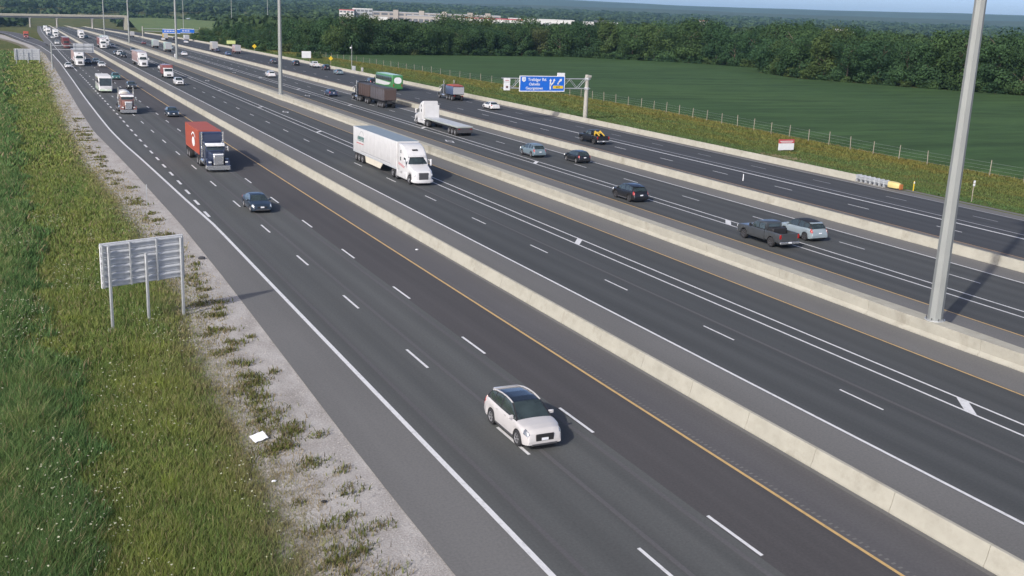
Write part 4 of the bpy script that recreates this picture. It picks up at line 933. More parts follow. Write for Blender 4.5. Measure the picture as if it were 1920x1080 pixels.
def tractor(r, kind, pmat, k, rear=-7.2):
    wr = .52
    if kind == 'aero':
        def hood(m_):
            st = []
            for s in np.linspace(0, 1.95, 30):
                z1 = float(np.interp(s, [0, .04, .2, .9, 1.95], [1.05, 1.35, 1.50, 1.72, 2.02])); hw = float(np.interp(s, [0, .1, .5, 1.95], [.78, .95, 1.12, 1.20])); zb = .42
                dd = abs(s-1.30)
                if dd < .60: zb = max(zb, wr+math.sqrt(.60**2-dd**2))
                st.append((-s, hw, min(zb, z1-.2), z1, .26))
            m_.loft(st, n=4)
        part(r, 'hood', k+'hood', hood, pmat, angle=60)
        part(r, 'cab', k+'cab', lambda m_: m_.loft([(-1.80, 1.17, .62, 2.00, .14), (-2.32, 1.20, .62, 2.82, .18), (-2.45, 1.21, .62, 2.98, .2), (-2.75, 1.23, .62, 3.32, .25), (-3.3, 1.25, .62, 3.70, .25), (-4.0, 1.25, .62, 3.92, .22), (-4.55, 1.25, .62, 3.98, .2), (-4.62, 1.22, .66, 3.94, .2)], n=4), pmat, angle=50)
        part(r, 'windshield', k+'ws', lambda m_: m_.add([(-1.06, -1.83, 2.06), (-.5, -1.74, 2.06), (.5, -1.74, 2.06), (1.06, -1.83, 2.06), (1.0, -2.31, 2.74), (.5, -2.24, 2.76), (-.5, -2.24, 2.76), (-1.0, -2.31, 2.74)], [(0, 1, 6, 7), (1, 2, 5, 6), (2, 3, 4, 5)]), 'glass', smooth=False)
        part(r, 'visor', k+'vis', lambda m_: m_.loft([(-2.16, 1.02, 2.76, 2.82, .02), (-2.45, 1.08, 2.80, 2.95, .05)], n=2), pmat)
        part(r, 'roof_vent', k+'rv', lambda m_: m_.quad((-.32, -2.735, 3.36), (.32, -2.735, 3.36), (.32, -2.90, 3.50), (-.32, -2.90, 3.50)), 'black', smooth=False)
        for sx in (1, -1):
            part(r, 'side_window', k+'sw%d' % sx, lambda m_: m_.quad((sx*1.225, -1.98, 2.04), (sx*1.235, -2.85, 2.04), (sx*1.235, -2.85, 2.66), (sx*1.225, -2.34, 2.66)), 'glass', smooth=False)
            part(r, 'sleeper_window', k+'slw%d' % sx, lambda m_: (m_.bbox(sx*1.256-.012, sx*1.256+.012, -3.95, -3.65, 2.2, 2.62, .005), m_.bbox(sx*1.256-.012, sx*1.256+.012, -3.85, -3.62, 3.0, 3.35, .005)), 'glass')
            part(r, 'fairing', k+'fr%d' % sx, lambda m_: m_.bbox(sx*1.12-.13, sx*1.12+.13, rear+1.85, -2.0, .38, 1.12, .06), pmat)
            part(r, 'headlight', k+'hl%d' % sx, lambda m_: m_.bbox(sx*.90-.12, sx*.90+.14, -.40, -.06, .98, 1.24, .05), 'headlight')
            part(r, 'mirror', k+'mr%d' % sx, lambda m_: (m_.bbox(sx*1.48-.1, sx*1.48+.1, -1.9, -1.75, 1.85, 2.55, .04), m_.cyl((sx*1.2, -1.95, 2.5), (sx*1.48, -1.85, 2.4), .03, .03, 6)), pmat)
        part(r, 'grille', k+'gr', lambda m_: m_.bbox(-.55, .55, -.12, .035, .62, 1.36, .05), 'dark_grey')
        part(r, 'bumper', k+'bp', lambda m_: m_.loft([(.10, .75, .30, .60, .08), (-.1, 1.12, .30, .62, .1), (-.55, 1.22, .32, .62, .1)], n=3), pmat)
        steer = -1.30
    else:
        part(r, 'hood', k+'hood', lambda m_: m_.loft([(-.22, .50, .85, 1.88, .10), (-.35, .55, .80, 1.95, .14), (-2.1, .80, .80, 2.10, .20)], n=4), pmat)
        part(r, 'cab', k+'cab', lambda m_: m_.loft([(-2.05, 1.02, .95, 2.10, .08), (-2.28, 1.05, .95, 2.86, .12), (-2.6, 1.06, .95, 2.98, .14), (-3.7, 1.06, .95, 3.02, .14)] + ([(-3.75, 1.2, .95, 3.72, .2), (-3.95, 1.22, .95, 3.85, .2), (-4.9, 1.22, .95, 3.9, .2)] if kind == 'classic' else [(-3.8, 1.02, 1.0, 2.95, .14)]), n=4), pmat, angle=50)
        part(r, 'windshield', k+'ws', lambda m_: m_.quad((-.90, -2.07, 2.18), (.90, -2.07, 2.18), (.88, -2.26, 2.80), (-.88, -2.26, 2.80)), 'glass', smooth=False)
        part(r, 'visor', k+'vis', lambda m_: m_.loft([(-1.92, 1.0, 2.62, 2.78, .03), (-2.30, 1.04, 2.82, 2.93, .03)], n=2), 'sign_white')
        part(r, 'grille', k+'gr', lambda m_: m_.bbox(-.52, .52, -.24, -.13, .82, 1.85, .05), 'chrome'); part(r, 'grille_crown', k+'gc', lambda m_: m_.bbox(-.56, .56, -.34, -.15, 1.86, 2.0, .04), 'sign_white')
        part(r, 'bumper', k+'bp', lambda m_: m_.loft([(.05, 1.18, .28, .74, .06), (-.12, 1.25, .28, .76, .06), (-.3, 1.25, .32, .72, .06)], n=3), 'chrome')
        for sx in (1, -1):
            part(r, 'side_window', k+'sw%d' % sx, lambda m_: m_.quad((sx*1.075, -2.35, 2.1), (sx*1.075, -3.2, 2.1), (sx*1.075, -3.2, 2.72), (sx*1.075, -2.42, 2.72)), 'glass', smooth=False)
            def fender(m_):
                st = []
                for s in np.linspace(.35, 2.1, 24):
                    dd = abs(s-1.15); zo = .75 + (.62*math.sqrt(max(0, 1-(dd/.92)**2))); zi = max(.55, wr+math.sqrt(max(0, .60**2-dd**2)) if dd < .60 else .55)
                    st.append((-s, .27, min(zi, zo-.06), zo, .05))
                m_.loft(st, cx=sx*.97, n=2)
            part(r, 'fender', k+'fd%d' % sx, fender, pmat)
            part(r, 'headlight', k+'hl%d' % sx, lambda m_: m_.bbox(sx*.88-.16, sx*.88+.16, -.42, -.28, .98, 1.16, .04), 'headlight')
            part(r, 'exhaust_stack', k+'ex%d' % sx, lambda m_: m_.cyl((sx*1.16, -3.68, 1.2), (sx*1.16, -3.68, 4.0), .09, .09, 10), 'chrome')
            part(r, 'fuel_tank', k+'ft%d' % sx, lambda m_: m_.lathe_y([(-2.75, .02), (-2.75, .31), (-4.3, .31), (-4.3, .02)], 14, sx*.98, .78), 'chrome')
            part(r, 'mirror', k+'mr%d' % sx, lambda m_: (m_.bbox(sx*1.40-.09, sx*1.40+.09, -2.2, -2.1, 2.0, 2.6, .03), m_.cyl((sx*1.05, -2.3, 2.5), (sx*1.40, -2.15, 2.45), .025, .025, 6)), 'chrome')
        steer = -1.15
    part(r, 'chassis', k+'ch', lambda m_: m_.box(-.45, .45, rear, -.5, .62, .98), 'black', smooth=False)
    for sx in (1, -1):
        wheel(r, sx*1.04, steer, wr, .30, 'rim', 'tw')
        for y in (rear+.55+1.30, rear+.55): wheel(r, sx*.96, y, wr, .56, 'rim', 'tw')
def trailer_axles(r, ys, z=.52):
    for y in ys:
        for sx in (1, -1): wheel(r, sx*.97, y, .52, .56, 'rim', 'tw')
def semi(X, Y, d, kind, cabmat, label, body, bmat, bl, front=-5.0, h0=1.12, h1=4.08, rear=-7.0, topmat=None, axles=3, extra=None):
    r = place('semi_truck', X, Y, d, label, 'truck', TRAF[1 if d < 0 else 3])
    tractor(r, kind, cabmat, kind+'%.1f' % rear, rear)
    k = '%s%.1f_%.1f' % (body, bl, h1); e = front-bl
    if body == 'van':
        part(r, 'trailer', k, lambda m_: m_.bbox(-1.29, 1.29, e, front, h0, h1, .05), bmat)
        part(r, 'trailer_roof', k+'rf', lambda m_: m_.box(-1.25, 1.25, e+.06, front-.06, h1+.002, h1+.022), topmat or 'aluminium', smooth=False)
        part(r, 'bottom_rail', k+'br', lambda m_: m_.box(-1.305, 1.305, e+.05, front-.05, h0-.06, h0+.16), 'aluminium', smooth=False)
        for sx in (1, -1):
            for q in range(12): part(r, 'side_seam', k+'ss%d%d' % (sx, q), lambda m_: m_.box(sx*1.297-.006, sx*1.297+.006, e+bl*(q+.5)/12-.012, e+bl*(q+.5)/12+.012, h0+.2, h1-.15), bmat, smooth=False)
    elif body == 'container':
        def cont(m_):
            m_.box(-1.20, 1.20, e, front, h0, h1); n = int(bl/.28)
            for q in range(n):
                y = e+bl*(q+.5)/n
                for sx in (1, -1): m_.box(min(sx*1.19, sx*1.235), max(sx*1.19, sx*1.235), y-.075, y+.075, h0+.12, h1-.12)
            for z in (h0, h1-.12):
                for sx in (1, -1): m_.box(sx*1.22-.03, sx*1.22+.03, e, front, z, z+.12)
            for y in (e, front-.12):
                for sx in (1, -1): m_.box(sx*1.22-.03, sx*1.22+.03, y, y+.12, h0+.12, h1-.12)
            m_.box(-1.25, 1.25, e-.01, e+.1, h1-.1, h1+.01); m_.box(-1.25, 1.25, front-.1, front+.01, h1-.1, h1+.01)
        part(r, 'container', k, cont, bmat, smooth=False)
        part(r, 'trailer_frame', k+'tf', lambda m_: (m_.box(-.5, .5, e-.3, front+1.0, .85, h0-.01), m_.box(-1.2, 1.2, e-.2, e+.1, .75, h0-.01)), 'black', smooth=False)
    elif body == 'flat':
        part(r, 'trailer_deck', k, lambda m_: m_.bbox(-1.28, 1.28, e, front, 1.22, 1.42, .02), plain('deck_grey', (0.30, 0.33, 0.31), 0.7)); part(r, 'trailer_frame', k+'tf', lambda m_: (m_.box(-.5, .5, e+.2, front-.4, .75, 1.215), m_.box(-1.2, 1.2, e+.05, e+.2, .55, 1.215)), 'dark_grey', smooth=False)
        part(r, 'headboard', k+'hb', lambda m_: m_.bbox(-1.22, 1.22, front+.05, front+.13, 1.0, 3.4, .03), PW)
        for q in range(9): part(r, 'deck_plank', k+'dp', lambda m_: m_.box(-.12, .12, e+.05, front-.05, 1.422, 1.434), 'aluminium', (-1.12+.28*q, 0, 0), smooth=False)
    part(r, 'underride_bar', k+'ur', lambda m_: (m_.box(-1.1, 1.1, e+.02, e+.12, .48, .60), m_.box(-.5, -.42, e+.02, e+.12, .6, h0), m_.box(.42, .5, e+.02, e+.12, .6, h0)), 'dark_grey', smooth=False)
    for sx in (1, -1): part(r, 'taillight', k+'tl%d' % sx, lambda m_: m_.box(sx*.95-.15, sx*.95+.15, e-.02, e+.01, h0-.12, h0-.02), 'taillight', smooth=False)
    trailer_axles(r, [e+1.0+1.25*q for q in range(axles)])
    if extra: extra(r, e, front)
    return r
def ws_extra(r, e, f):
    for sx in (1, -1): part(r, 'side_skirt', 'wssk%d' % sx, lambda m_: m_.add([(sx*1.24, e+4.6, 1.05), (sx*1.24, e+11.2, 1.05), (sx*1.24, e+10.2, .32), (sx*1.24, e+4.9, .32), (sx*1.19, e+4.6, 1.05), (sx*1.19, e+11.2, 1.05), (sx*1.19, e+10.2, .32), (sx*1.19, e+4.9, .32)], [(0, 1, 2, 3), (7, 6, 5, 4), (0, 4, 5, 1), (1, 5, 6, 2), (2, 6, 7, 3), (3, 7, 4, 0)]), plain('skirt_cream', (0.62, 0.58, 0.48), 0.5), smooth=False)
    part(r, 'refrigeration_unit', None, lambda m_: m_.bbox(-.9, .9, f+.01, f+.42, 2.1, 3.9, .08), 'dark_grey')
    x = 1.302
    def logo(m_, y0, y1, z0, z1, sl=.12): m_.quad((x, y0, z0), (x, y1, z0), (x, y1+sl, z1), (x, y0+sl, z1))
    for q in range(6): part(r, 'logo_letter', None, lambda m_: logo(m_, e+1.75+q*.42, e+2.08+q*.42, 2.72, 3.12), plain('logo_teal', (0.04, 0.13, 0.12), 0.6), smooth=False)
    part(r, 'logo_bar', None, lambda m_: logo(m_, e+1.7, e+4.3, 2.58, 2.66), plain('logo_teal', (0.04, 0.13, 0.12), 0.6), smooth=False)
    part(r, 'logo_red_line', None, lambda m_: logo(m_, e+1.3, e+4.1, 2.22, 2.32), 'sign_red', smooth=False)
    def arc(m_):
        for q in range(10):
            a0, a1 = math.pi*(.05+.09*q), math.pi*(.05+.09*(q+1)); c = (e+3.4, 3.22)
            m_.quad(*[(x, c[0]+R_*math.cos(a)*1.1, c[1]+R_*math.sin(a)*.8) for R_, a in ((.62, a0), (.62, a1), (.72, a1), (.72, a0))])
    part(r, 'logo_arc', None, arc, 'grey_wall', smooth=False)
    part(r, 'trailer_stripe', None, lambda m_: m_.box(1.3062, 1.312, e+3.2, f-2.0, 1.40, 1.50), 'grey_wall', smooth=False)
    for z in (1.52, 1.66): part(r, 'cab_stripe', None, lambda m_: m_.quad((1.262, -4.5, z+.25), (1.262, -2.6, z), (1.262, -2.6, z+.07), (1.262, -4.5, z+.32)), 'sign_red', smooth=False)
semi(40.1, 105.0, -1, 'aero', PW, 'white semi truck with long white trailer on second carriageway', 'van', PW, 16.0, topmat=plain('roof_blue_grey', (0.20, 0.25, 0.29), 0.6), extra=ws_extra)
def ct_extra(r, e, f):
    x = 1.262; c = (f-3.6, 2.55)
    def disc(m_, r0_, r1_, cz, a0=0, a1=1):
        for q in range(16):
            t0, t1 = 2*math.pi*(a0+(a1-a0)*q/16), 2*math.pi*(a0+(a1-a0)*(q+1)/16)
            m_.quad(*[(x, c[0]+1.75*R_*math.cos(a), cz+R_*math.sin(a)) for R_, a in ((r0_, t0), (r0_, t1), (r1_, t1), (r1_, t0))])
    part(r, 'emblem', None, lambda m_: disc(m_, .0, .55, 2.35), 'sign_white', smooth=False); part(r, 'emblem_arc', None, lambda m_: disc(m_, .72, .9, 2.55, .08, .42), 'sign_white', smooth=False)
semi(21.3, 118.4, -1, 'classic', PDB, 'dark blue long-nosed truck hauling an orange container', 'container', PO, 9.4, front=-5.3, h0=1.3, h1=3.98, rear=-7.2, axles=2, extra=ct_extra)
semi(62.6, 166.5, 1, 'aero', PW, 'white truck pulling an empty flatbed trailer', 'flat', PW, 13.8, front=-5.4, axles=3)
semi(19.9, 323, -1, 'aero', PW, 'white semi truck passing under the hanging sign', 'van', PPK, 15.0)
semi(22.3, 455, -1, 'aero', PMR, 'dark red semi truck beyond the hanging sign', 'van', PMR, 15.0)
semi(36.6, 321.5, -1, 'aero', PW, 'white truck with pinkish trailer on second carriageway', 'van', PPK, 15.0)
semi(34.9+1.2, 460, -1, 'aero', PW, 'far white truck with red trailer beside the nearest barrier', 'van', PR_, 15.0)
semi(39.6, 495, -1, 'aero', PW, 'far white truck with mint trailer right of the red trailer', 'van', PMINT, 15.0)
semi(35.8, 618, -1, 'aero', PW, 'farthest white box truck on second carriageway', 'van', PW, 15.0)
semi(23.6, 632, -1, 'aero', PW, 'far white truck first of a queue along nearest barrier', 'van', PW, 14.0)
semi(21.0, 690, -1, 'aero', PW, 'far white truck second of a queue left of the barrier', 'van', PW, 14.0)
semi(21.0, 840, -1, 'aero', PW, 'very far white truck close to the bridge', 'van', PMINT, 14.0)

def dump_train():
    r = place('dump_truck', 66.1, 213.5, 1, 'dark truck pulling two brown and grey dump trailers', 'truck', TRAF[3])
    tractor(r, 'classic', PK, 'classic-6.6', -6.6)
    for q, (f, bl, mt) in enumerate(((-4.9, 7.2, PBR), (-12.6, 8.6, plain('box_slate', (0.085, 0.078, 0.085), 0.6)))):
        e = f-bl
        part(r, 'dump_box', None, lambda m_: m_.loft([(f, 1.15, 1.5, 3.5, .08), (f-.4, 1.27, 1.35, 3.55, .08), (e+.5, 1.27, 1.35, 3.55, .08), (e, 1.22, 1.45, 3.5, .08)], n=2), mt)
        part(r, 'top_rail', None, lambda m_: (m_.bbox(-1.33, -1.2, e, f, 3.51, 3.65, .02), m_.bbox(1.2, 1.33, e, f, 3.51, 3.65, .02), m_.bbox(-1.2, 1.2, e, e+.12, 3.51, 3.65, .02)), PBR)
        part(r, 'tarp', None, lambda m_: m_.loft([(f-.1, 1.15, 3.53, 3.69, .06), (e+.15, 1.15, 3.53, 3.71, .06)], n=2), 'dark_grey')
        for k_ in range(6):
            y = e+bl*(k_+.5)/6
            for sx in (1, -1): part(r, 'side_rib', None, lambda m_: m_.box(sx*1.3-.04, sx*1.3+.04, y-.06, y+.06, 1.4, 3.5), mt, smooth=False)
        part(r, 'trailer_frame', None, lambda m_: m_.box(-.5, .5, e+.1, f-.2, .8, 1.34), 'black', smooth=False)
        trailer_axles(r, [e+1.0, e+2.25] + ([e+3.5] if q else []))
        part(r, 'tailgate', None, lambda m_: m_.bbox(-1.15, 1.15, e-.05, e-.005, 1.5, 3.4, .02), PBR)
dump_train()
def tipper(X, Yr, d, label, cabm, boxm, tarpm):
    r = place('dump_truck', X, Yr+(9.2 if d > 0 else 0), d, label, 'truck', TRAF[3 if d > 0 else 1])
    tractor(r, 'day', cabm, 'day-9.0', -9.0)
    part(r, 'dump_box', None, lambda m_: m_.loft([(-4.75, 1.2, 1.5, 2.9, .08), (-5.1, 1.27, 1.2, 2.95, .08), (-8.8, 1.27, 1.2, 2.95, .08), (-9.2, 1.24, 1.35, 2.85, .08)], n=2), boxm)
    part(r, 'tarp', None, lambda m_: m_.loft([(-4.85, 1.1, 2.92, 3.05, .06), (-6.5, 1.15, 2.96, 3.3, .15), (-9.0, 1.15, 2.96, 3.1, .06)], n=2), tarpm)
    part(r, 'tailgate', None, lambda m_: m_.bbox(-1.2, 1.2, -9.27, -9.205, 1.35, 2.8, .02), 'grey_wall')
    for sx in (1, -1): part(r, 'taillight', None, lambda m_: m_.box(sx*.9-.15, sx*.9+.15, -9.24, -9.2, .95, 1.08), 'taillight', smooth=False)
    wheel(r, .97, -5.6, .52, .5, 'rim', 'tw'); wheel(r, -.97, -5.6, .52, .5, 'rim', 'tw')
tipper(86.6, 208.5, 1, 'blue-grey dump truck with orange-red tarp near the outer barrier', PG, paint('slateblue', (0.06, 0.085, 0.15)), PO)
def box_truck(X, Y, d, cabm, boxm, label, L_=8.0, h=3.4, det=True):
    r = place('box_truck', X, Y+(L_ if d > 0 else 0), d, label, 'truck', TRAF[3 if d > 0 else 1]); k = 'bt%.1f%.1f' % (L_, h)
    part(r, 'cab', k+'c', lambda m_: m_.loft([(.0, .95, .5, 1.05, .12), (-.12, 1.05, .45, 1.35, .15), (-.8, 1.1, .45, 1.55, .12), (-1.35, 1.08, .45, 2.3, .15), (-1.6, 1.08, .45, 2.42, .15), (-2.2, 1.08, .45, 2.42, .15)], n=3), cabm)
    part(r, 'windshield', k+'w', lambda m_: m_.quad((-.95, -.84, 1.62), (.95, -.84, 1.62), (.9, -1.32, 2.26), (-.9, -1.32, 2.26)), 'glass', smooth=False)
    for sx in (1, -1):
        part(r, 'side_window', k+'s%d' % sx, lambda m_: m_.quad((sx*1.105, -1.1, 1.5), (sx*1.105, -2.05, 1.5), (sx*1.09, -2.05, 2.15), (sx*1.09, -1.4, 2.15)), 'glass', smooth=False)
        part(r, 'headlight', k+'h%d' % sx, lambda m_: m_.bbox(sx*.8-.15, sx*.8+.15, -.15, .015, .8, 1.0, .03), 'headlight')
        part(r, 'taillight', k+'t%d' % sx, lambda m_: m_.box(sx*.95-.12, sx*.95+.12, -L_-.02, -L_+.01, .8, .95), 'taillight', smooth=False)
        wheel(r, sx*.92, -1.1, .44, .26, 'rim', 'tw'); wheel(r, sx*.88, -L_+1.8, .44, .46, 'rim', 'tw')
    part(r, 'grille', k+'g', lambda m_: m_.bbox(-.5, .5, -.05, .02, .65, 1.0, .02), 'black')
    part(r, 'cargo_box', k+'b', lambda m_: m_.bbox(-1.22, 1.22, -L_, -2.3, 1.0, h, .04), boxm)
    part(r, 'chassis', k+'ch', lambda m_: m_.box(-.45, .45, -L_+.1, -.3, .5, .98), 'black', smooth=False)
    part(r, 'rear_door', k+'rd', lambda m_: (m_.box(-1.1, -.02, -L_-.012, -L_+.01, 1.1, h-.1), m_.box(.02, 1.1, -L_-.012, -L_+.01, 1.1, h-.1)), 'grey_wall', smooth=False)
    return r
box_truck(37.9-.9, 273, -1, PW, PR_, 'white-cabbed box truck with dark red body behind the white SUV', 7.0, 3.1)
box_truck(58.0, 438, 1, PW, PMINT, 'pale green box truck, larger of two near the third light pole', 7.5, 3.6)
box_truck(58.1, 480, 1, PW, PMINT, 'pale green box truck, farther one of two near third light pole', 7.5, 3.4)
box_truck(78.4, 455, 1, PW, PBEI, 'far cream box truck in front of the roadside trees', 7.5, 3.8)
box_truck(83.0, 430, 1, PMR, PPK, 'maroon-cabbed box truck by the far yellow warning sign', 7.5, 3.4)
box_truck(79.3, 627, 1, PY, PY, 'far yellow truck left under the blue overhead signs', 8.0, 3.6)
box_truck(88.6, 612, 1, PW, PW, 'far white box truck under the right blue overhead sign', 8.0, 3.2)
box_truck(66.6, 684, 1, PW, PBEI, 'far beige truck by the barrier left of the blue signs', 8.0, 3.4)
box_truck(8.9, 592, -1, PR_, PO, 'red and orange truck coming down the curved ramp', 8.0, 3.4)

def coach(X, Y, d, L_, h, low, body, roofm, label, kind, skirt, oval=None):
    r = place('coach_bus', X, Y+(L_ if d > 0 else 0), d, label, 'bus', TRAF[3 if d > 0 else 1])
    part(r, 'body', None, lambda m_: m_.loft([(.0, 1.12, .45, 1.2, .12), (-.08, 1.22, .35, 1.6, .14), (-.45, 1.26, .33, h-.25, .18), (-.8, 1.27, .33, h-.02, .2), (-L_+.3, 1.27, .33, h, .2), (-L_+.05, 1.25, .36, h-.1, .2), (-L_, 1.2, .45, h-.25, .18)], n=4), body, angle=50)
    part(r, 'roof', None, lambda m_: m_.loft([(-.9, 1.16, h-.06, h+.012, .03), (-L_+.4, 1.16, h-.06, h+.016, .03)], n=1), roofm)
    part(r, 'windshield', None, lambda m_: m_.add([(-1.1, .0, 1.36), (1.1, .0, 1.36), (1.14, -.36, h-.42), (-1.14, -.36, h-.42)], [(0, 1, 2, 3)]), 'glass', smooth=False)
    for sx in (1, -1):
        n = int(L_/1.5)
        for q in range(n):
            y0 = -.8-(L_-1.4)*q/n; y1 = -.8-(L_-1.4)*(q+1)/n+.06
            part(r, 'side_window', None, lambda m_: m_.bbox(sx*1.272-.008, sx*1.272+.008, y1, y0, h-1.45, h-.45, .004), 'glass')
        pts = [(-.6, .40), (-L_+.3, .40), (-L_+.3, low+.5), (-L_*.6, low+.15), (-.6, low-.1)] if kind != 'coach' else [(-.6, 1.0), (-L_*.55, .95), (-L_*.8, 1.25), (-L_+1.2, 1.75), (-L_*.5, 1.85), (-.6, 2.0)]
        part(r, 'skirt_panel', None, lambda m_: m_.add([(sx*1.282, y_, z_) for y_, z_ in pts], [tuple(range(len(pts)))]), skirt, smooth=False)
        part(r, 'headlight', None, lambda m_: m_.bbox(sx*.92-.16, sx*.92+.16, -.12, .015, .75, .95, .03), 'headlight'); part(r, 'taillight', None, lambda m_: m_.bbox(sx*1.0-.12, sx*1.0+.12, -L_-.02, -L_+.05, .9, 1.5, .03), 'taillight')
        part(r, 'mirror', None, lambda m_: m_.bbox(sx*1.42-.1, sx*1.42+.1, -.1, .05, 1.9, 2.4, .03), 'black')
        for y in (-2.4, -L_+3.3, -L_+2.1)[:(3 if L_ > 10 else 2)]: wheel(r, sx*1.09, y, .5, .32, 'rim', 'tw')
    part(r, 'front_bumper', None, lambda m_: m_.loft([(.05, 1.05, .38, .70, .06), (-.2, 1.22, .38, .72, .08)], n=2), skirt)
    part(r, 'license_plate', None, lambda m_: m_.box(-.2, .2, .05, .07, .5, .64), 'plate', smooth=False)
    part(r, 'underbody', None, lambda m_: m_.box(-1.0, 1.0, -L_+.3, -.4, .22, .4), 'black', smooth=False)
    part(r, 'rear_panel', None, lambda m_: m_.box(-1.12, 1.12, -L_-.012, -L_+.02, .55, h-.35), skirt if kind != 'coach' else body, smooth=False)
    if oval:
        def ov(m_): m_.add([(1.0*math.cos(2*math.pi*q/24)*(abs(math.cos(2*math.pi*q/24))**-.35 if abs(math.cos(2*math.pi*q/24)) > .2 else 1)*.9, -L_-.02, h*.66+.72*math.sin(2*math.pi*q/24)) for q in range(24)], [tuple(range(24))])
        part(r, 'rear_oval', None, ov, 'sign_white', smooth=False)
    else: part(r, 'rear_window', None, lambda m_: m_.box(-.9, .9, -L_-.03, -L_-.013, h-1.3, h-.6), 'glass', smooth=False)
    return r
coach(18.9, 227.5, -1, 9.0, 3.25, 1.0, PW, 'white_wall', 'white bus ahead of the white semi truck in the right lane', 'mini', paint('palegreen', (0.52, 0.62, 0.48)))
coach(82.7, 236.0, 1, 13.0, 3.5, 1.3, PGR, paint('palemint', (0.42, 0.60, 0.38)), 'green and white coach with white oval on its back', 'coach', PW, True)

def mixer():
    r = place('concrete_mixer_truck', 18.75, 183.5, -1, 'cement mixer truck with pale drum behind the orange container truck', 'truck', TRAF[1])
    tractor(r, 'day', paint('brick', (0.20, 0.10, 0.085)), 'day-8.6', -8.6)
    part(r, 'drum', None, lambda m_: m_.lathe_z([(0, .3), (.05, .75), (1.2, 1.06), (2.6, 1.06), (4.2, .65), (4.7, .40), (4.75, .2)], 20), PBEI, (0, -4.5, 2.02), (rad(80), 0, 0))
    part(r, 'drum_stripe', None, lambda m_: m_.lathe_z([(1.15, 1.05), (1.2, 1.085), (1.6, 1.085), (1.65, 1.05)], 20), 'sign_white', (0, -4.5, 2.02), (rad(80), 0, 0))
    part(r, 'drum_pedestal', None, lambda m_: (m_.box(-.6, .6, -5.1, -4.8, .98, 2.0), m_.box(-.7, .7, -8.5, -8.2, .98, 2.1)), 'dark_grey', smooth=False)
    part(r, 'hopper', None, lambda m_: m_.lathe_z([(2.7, .3), (3.2, .7), (3.25, .65), (2.8, .25)], 14, 0, -9.0), 'aluminium')
    part(r, 'chute', None, lambda m_: m_.loft([(-8.9, .3, 1.6, 2.2, .1), (-9.8, .25, 1.1, 1.5, .1)], n=2), 'aluminium')
    wheel(r, .97, -5.3, .52, .5, 'rim', 'tw'); wheel(r, -.97, -5.3, .52, .5, 'rim', 'tw')
mixer()

# ------------------------------------------------------------------ crop field
EDGE = [(330, 60), (300, 150), (271, 221), (249, 293), (262, 335), (291, 368), (282, 410), (243, 458), (180, 446), (124, 430), (112, 428)]   # field edge along the trees
def build_field():
    import bmesh
    fy = list(np.linspace(40, 428, 60))
    ex = [e[0] for e in EDGE]; ey = [e[1] for e in EDGE]
    vs_ = []; fs = []; nx = 60
    def right(y):
        best = 112
        for (x0, y0), (x1, y1) in zip(EDGE[:-1], EDGE[1:]):
            if min(y0, y1) <= y <= max(y0, y1) and y0 != y1: best = max(best, x0+(x1-x0)*(y-y0)/(y1-y0))
        return best if y > 60 else 330
    fy = list(np.linspace(40, 457.5, 90))
    for y in fy:
        l = fence_X(min(y, 430))+1.6 if y < 428 else np.interp(y, [428, 430, 446, 457.5], [112, 124, 180, 241]); r_ = right(y)
        for k in range(nx+1):
            X = l+(r_-l)*k/nx; h = 0.45+0.05*math.sin(X*2.1+y*.7)+0.06*random.random()
            if k in (0, nx): h = 0.02
            p_ = P(X, y, h); vs_.append(tuple(p_))
    for i in range(len(fy)-1):
        for k in range(nx): fs.append((i*(nx+1)+k, i*(nx+1)+k+1, (i+1)*(nx+1)+k+1, (i+1)*(nx+1)+k))
    me = bpy.data.meshes.new('crop_field'); me.from_pydata(vs_, [], fs); me.shade_smooth(); me.materials.append(None)
    o = stuff(obj('crop_field', me, 'crop_green')); o['label'] = 'wide dark green crop field behind the wire fence'; o['category'] = 'field'
build_field()

# ------------------------------------------------------------------ grasses
def vnoise(x, y, s, seed):
    r = np.random.default_rng(seed); t = np.zeros_like(x)
    for k in range(5):
        a = r.uniform(0, 6.28); f = s*(1.0+0.9*k); ph = r.uniform(0, 6.28, 2)
        t += np.sin((x*math.cos(a)+y*math.sin(a))*f+ph[0])*np.cos((y*math.cos(a)-x*math.sin(a))*f*.8+ph[1])/(1+.5*k)
    return t/2.2
xo_v = np.vectorize(xo); zt_v = np.vectorize(zt); gL_v = np.vectorize(grav_L)
def blades(name, X, Y, H, Wd, C, lean=0.25, tips=None):
    n = len(X); a = RNG.uniform(0, 2*math.pi, n); la = RNG.uniform(0, 2*math.pi, n); ll = RNG.uniform(0.05, lean, n)*H
    bx = X+xo_v(Y); bz = zt_v(X, Y)-0.05; V = np.zeros((n, 5, 3))
    dx, dy = np.cos(a)*Wd/2, np.sin(a)*Wd/2; ox, oy = np.cos(la)*ll, np.sin(la)*ll
    for k, (f, wf, lf) in enumerate(((0, 1, 0), (0, -1, 0), (.55, .8, .3), (.55, -.8, .3), (1, 0, 1))):
        V[:, k, 0] = bx+dx*wf+ox*lf; V[:, k, 1] = Y+dy*wf+oy*lf; V[:, k, 2] = bz+H*f*(1-.08*lf)
    base = (np.arange(n)*5)[:, None, None]; F = np.array([(0, 1, 3), (0, 3, 2), (2, 3, 4)])[None]+base
    CC = np.repeat(C[:, None, :], 5, 1)
    if tips is not None: CC[:, 4] = tips; CC[:, 2:4] = .5*C[:, None]+.5*tips[:, None]
    return np_mesh(name, V.reshape(-1, 3), F.reshape(-1, 3), CC.reshape(-1, 3))
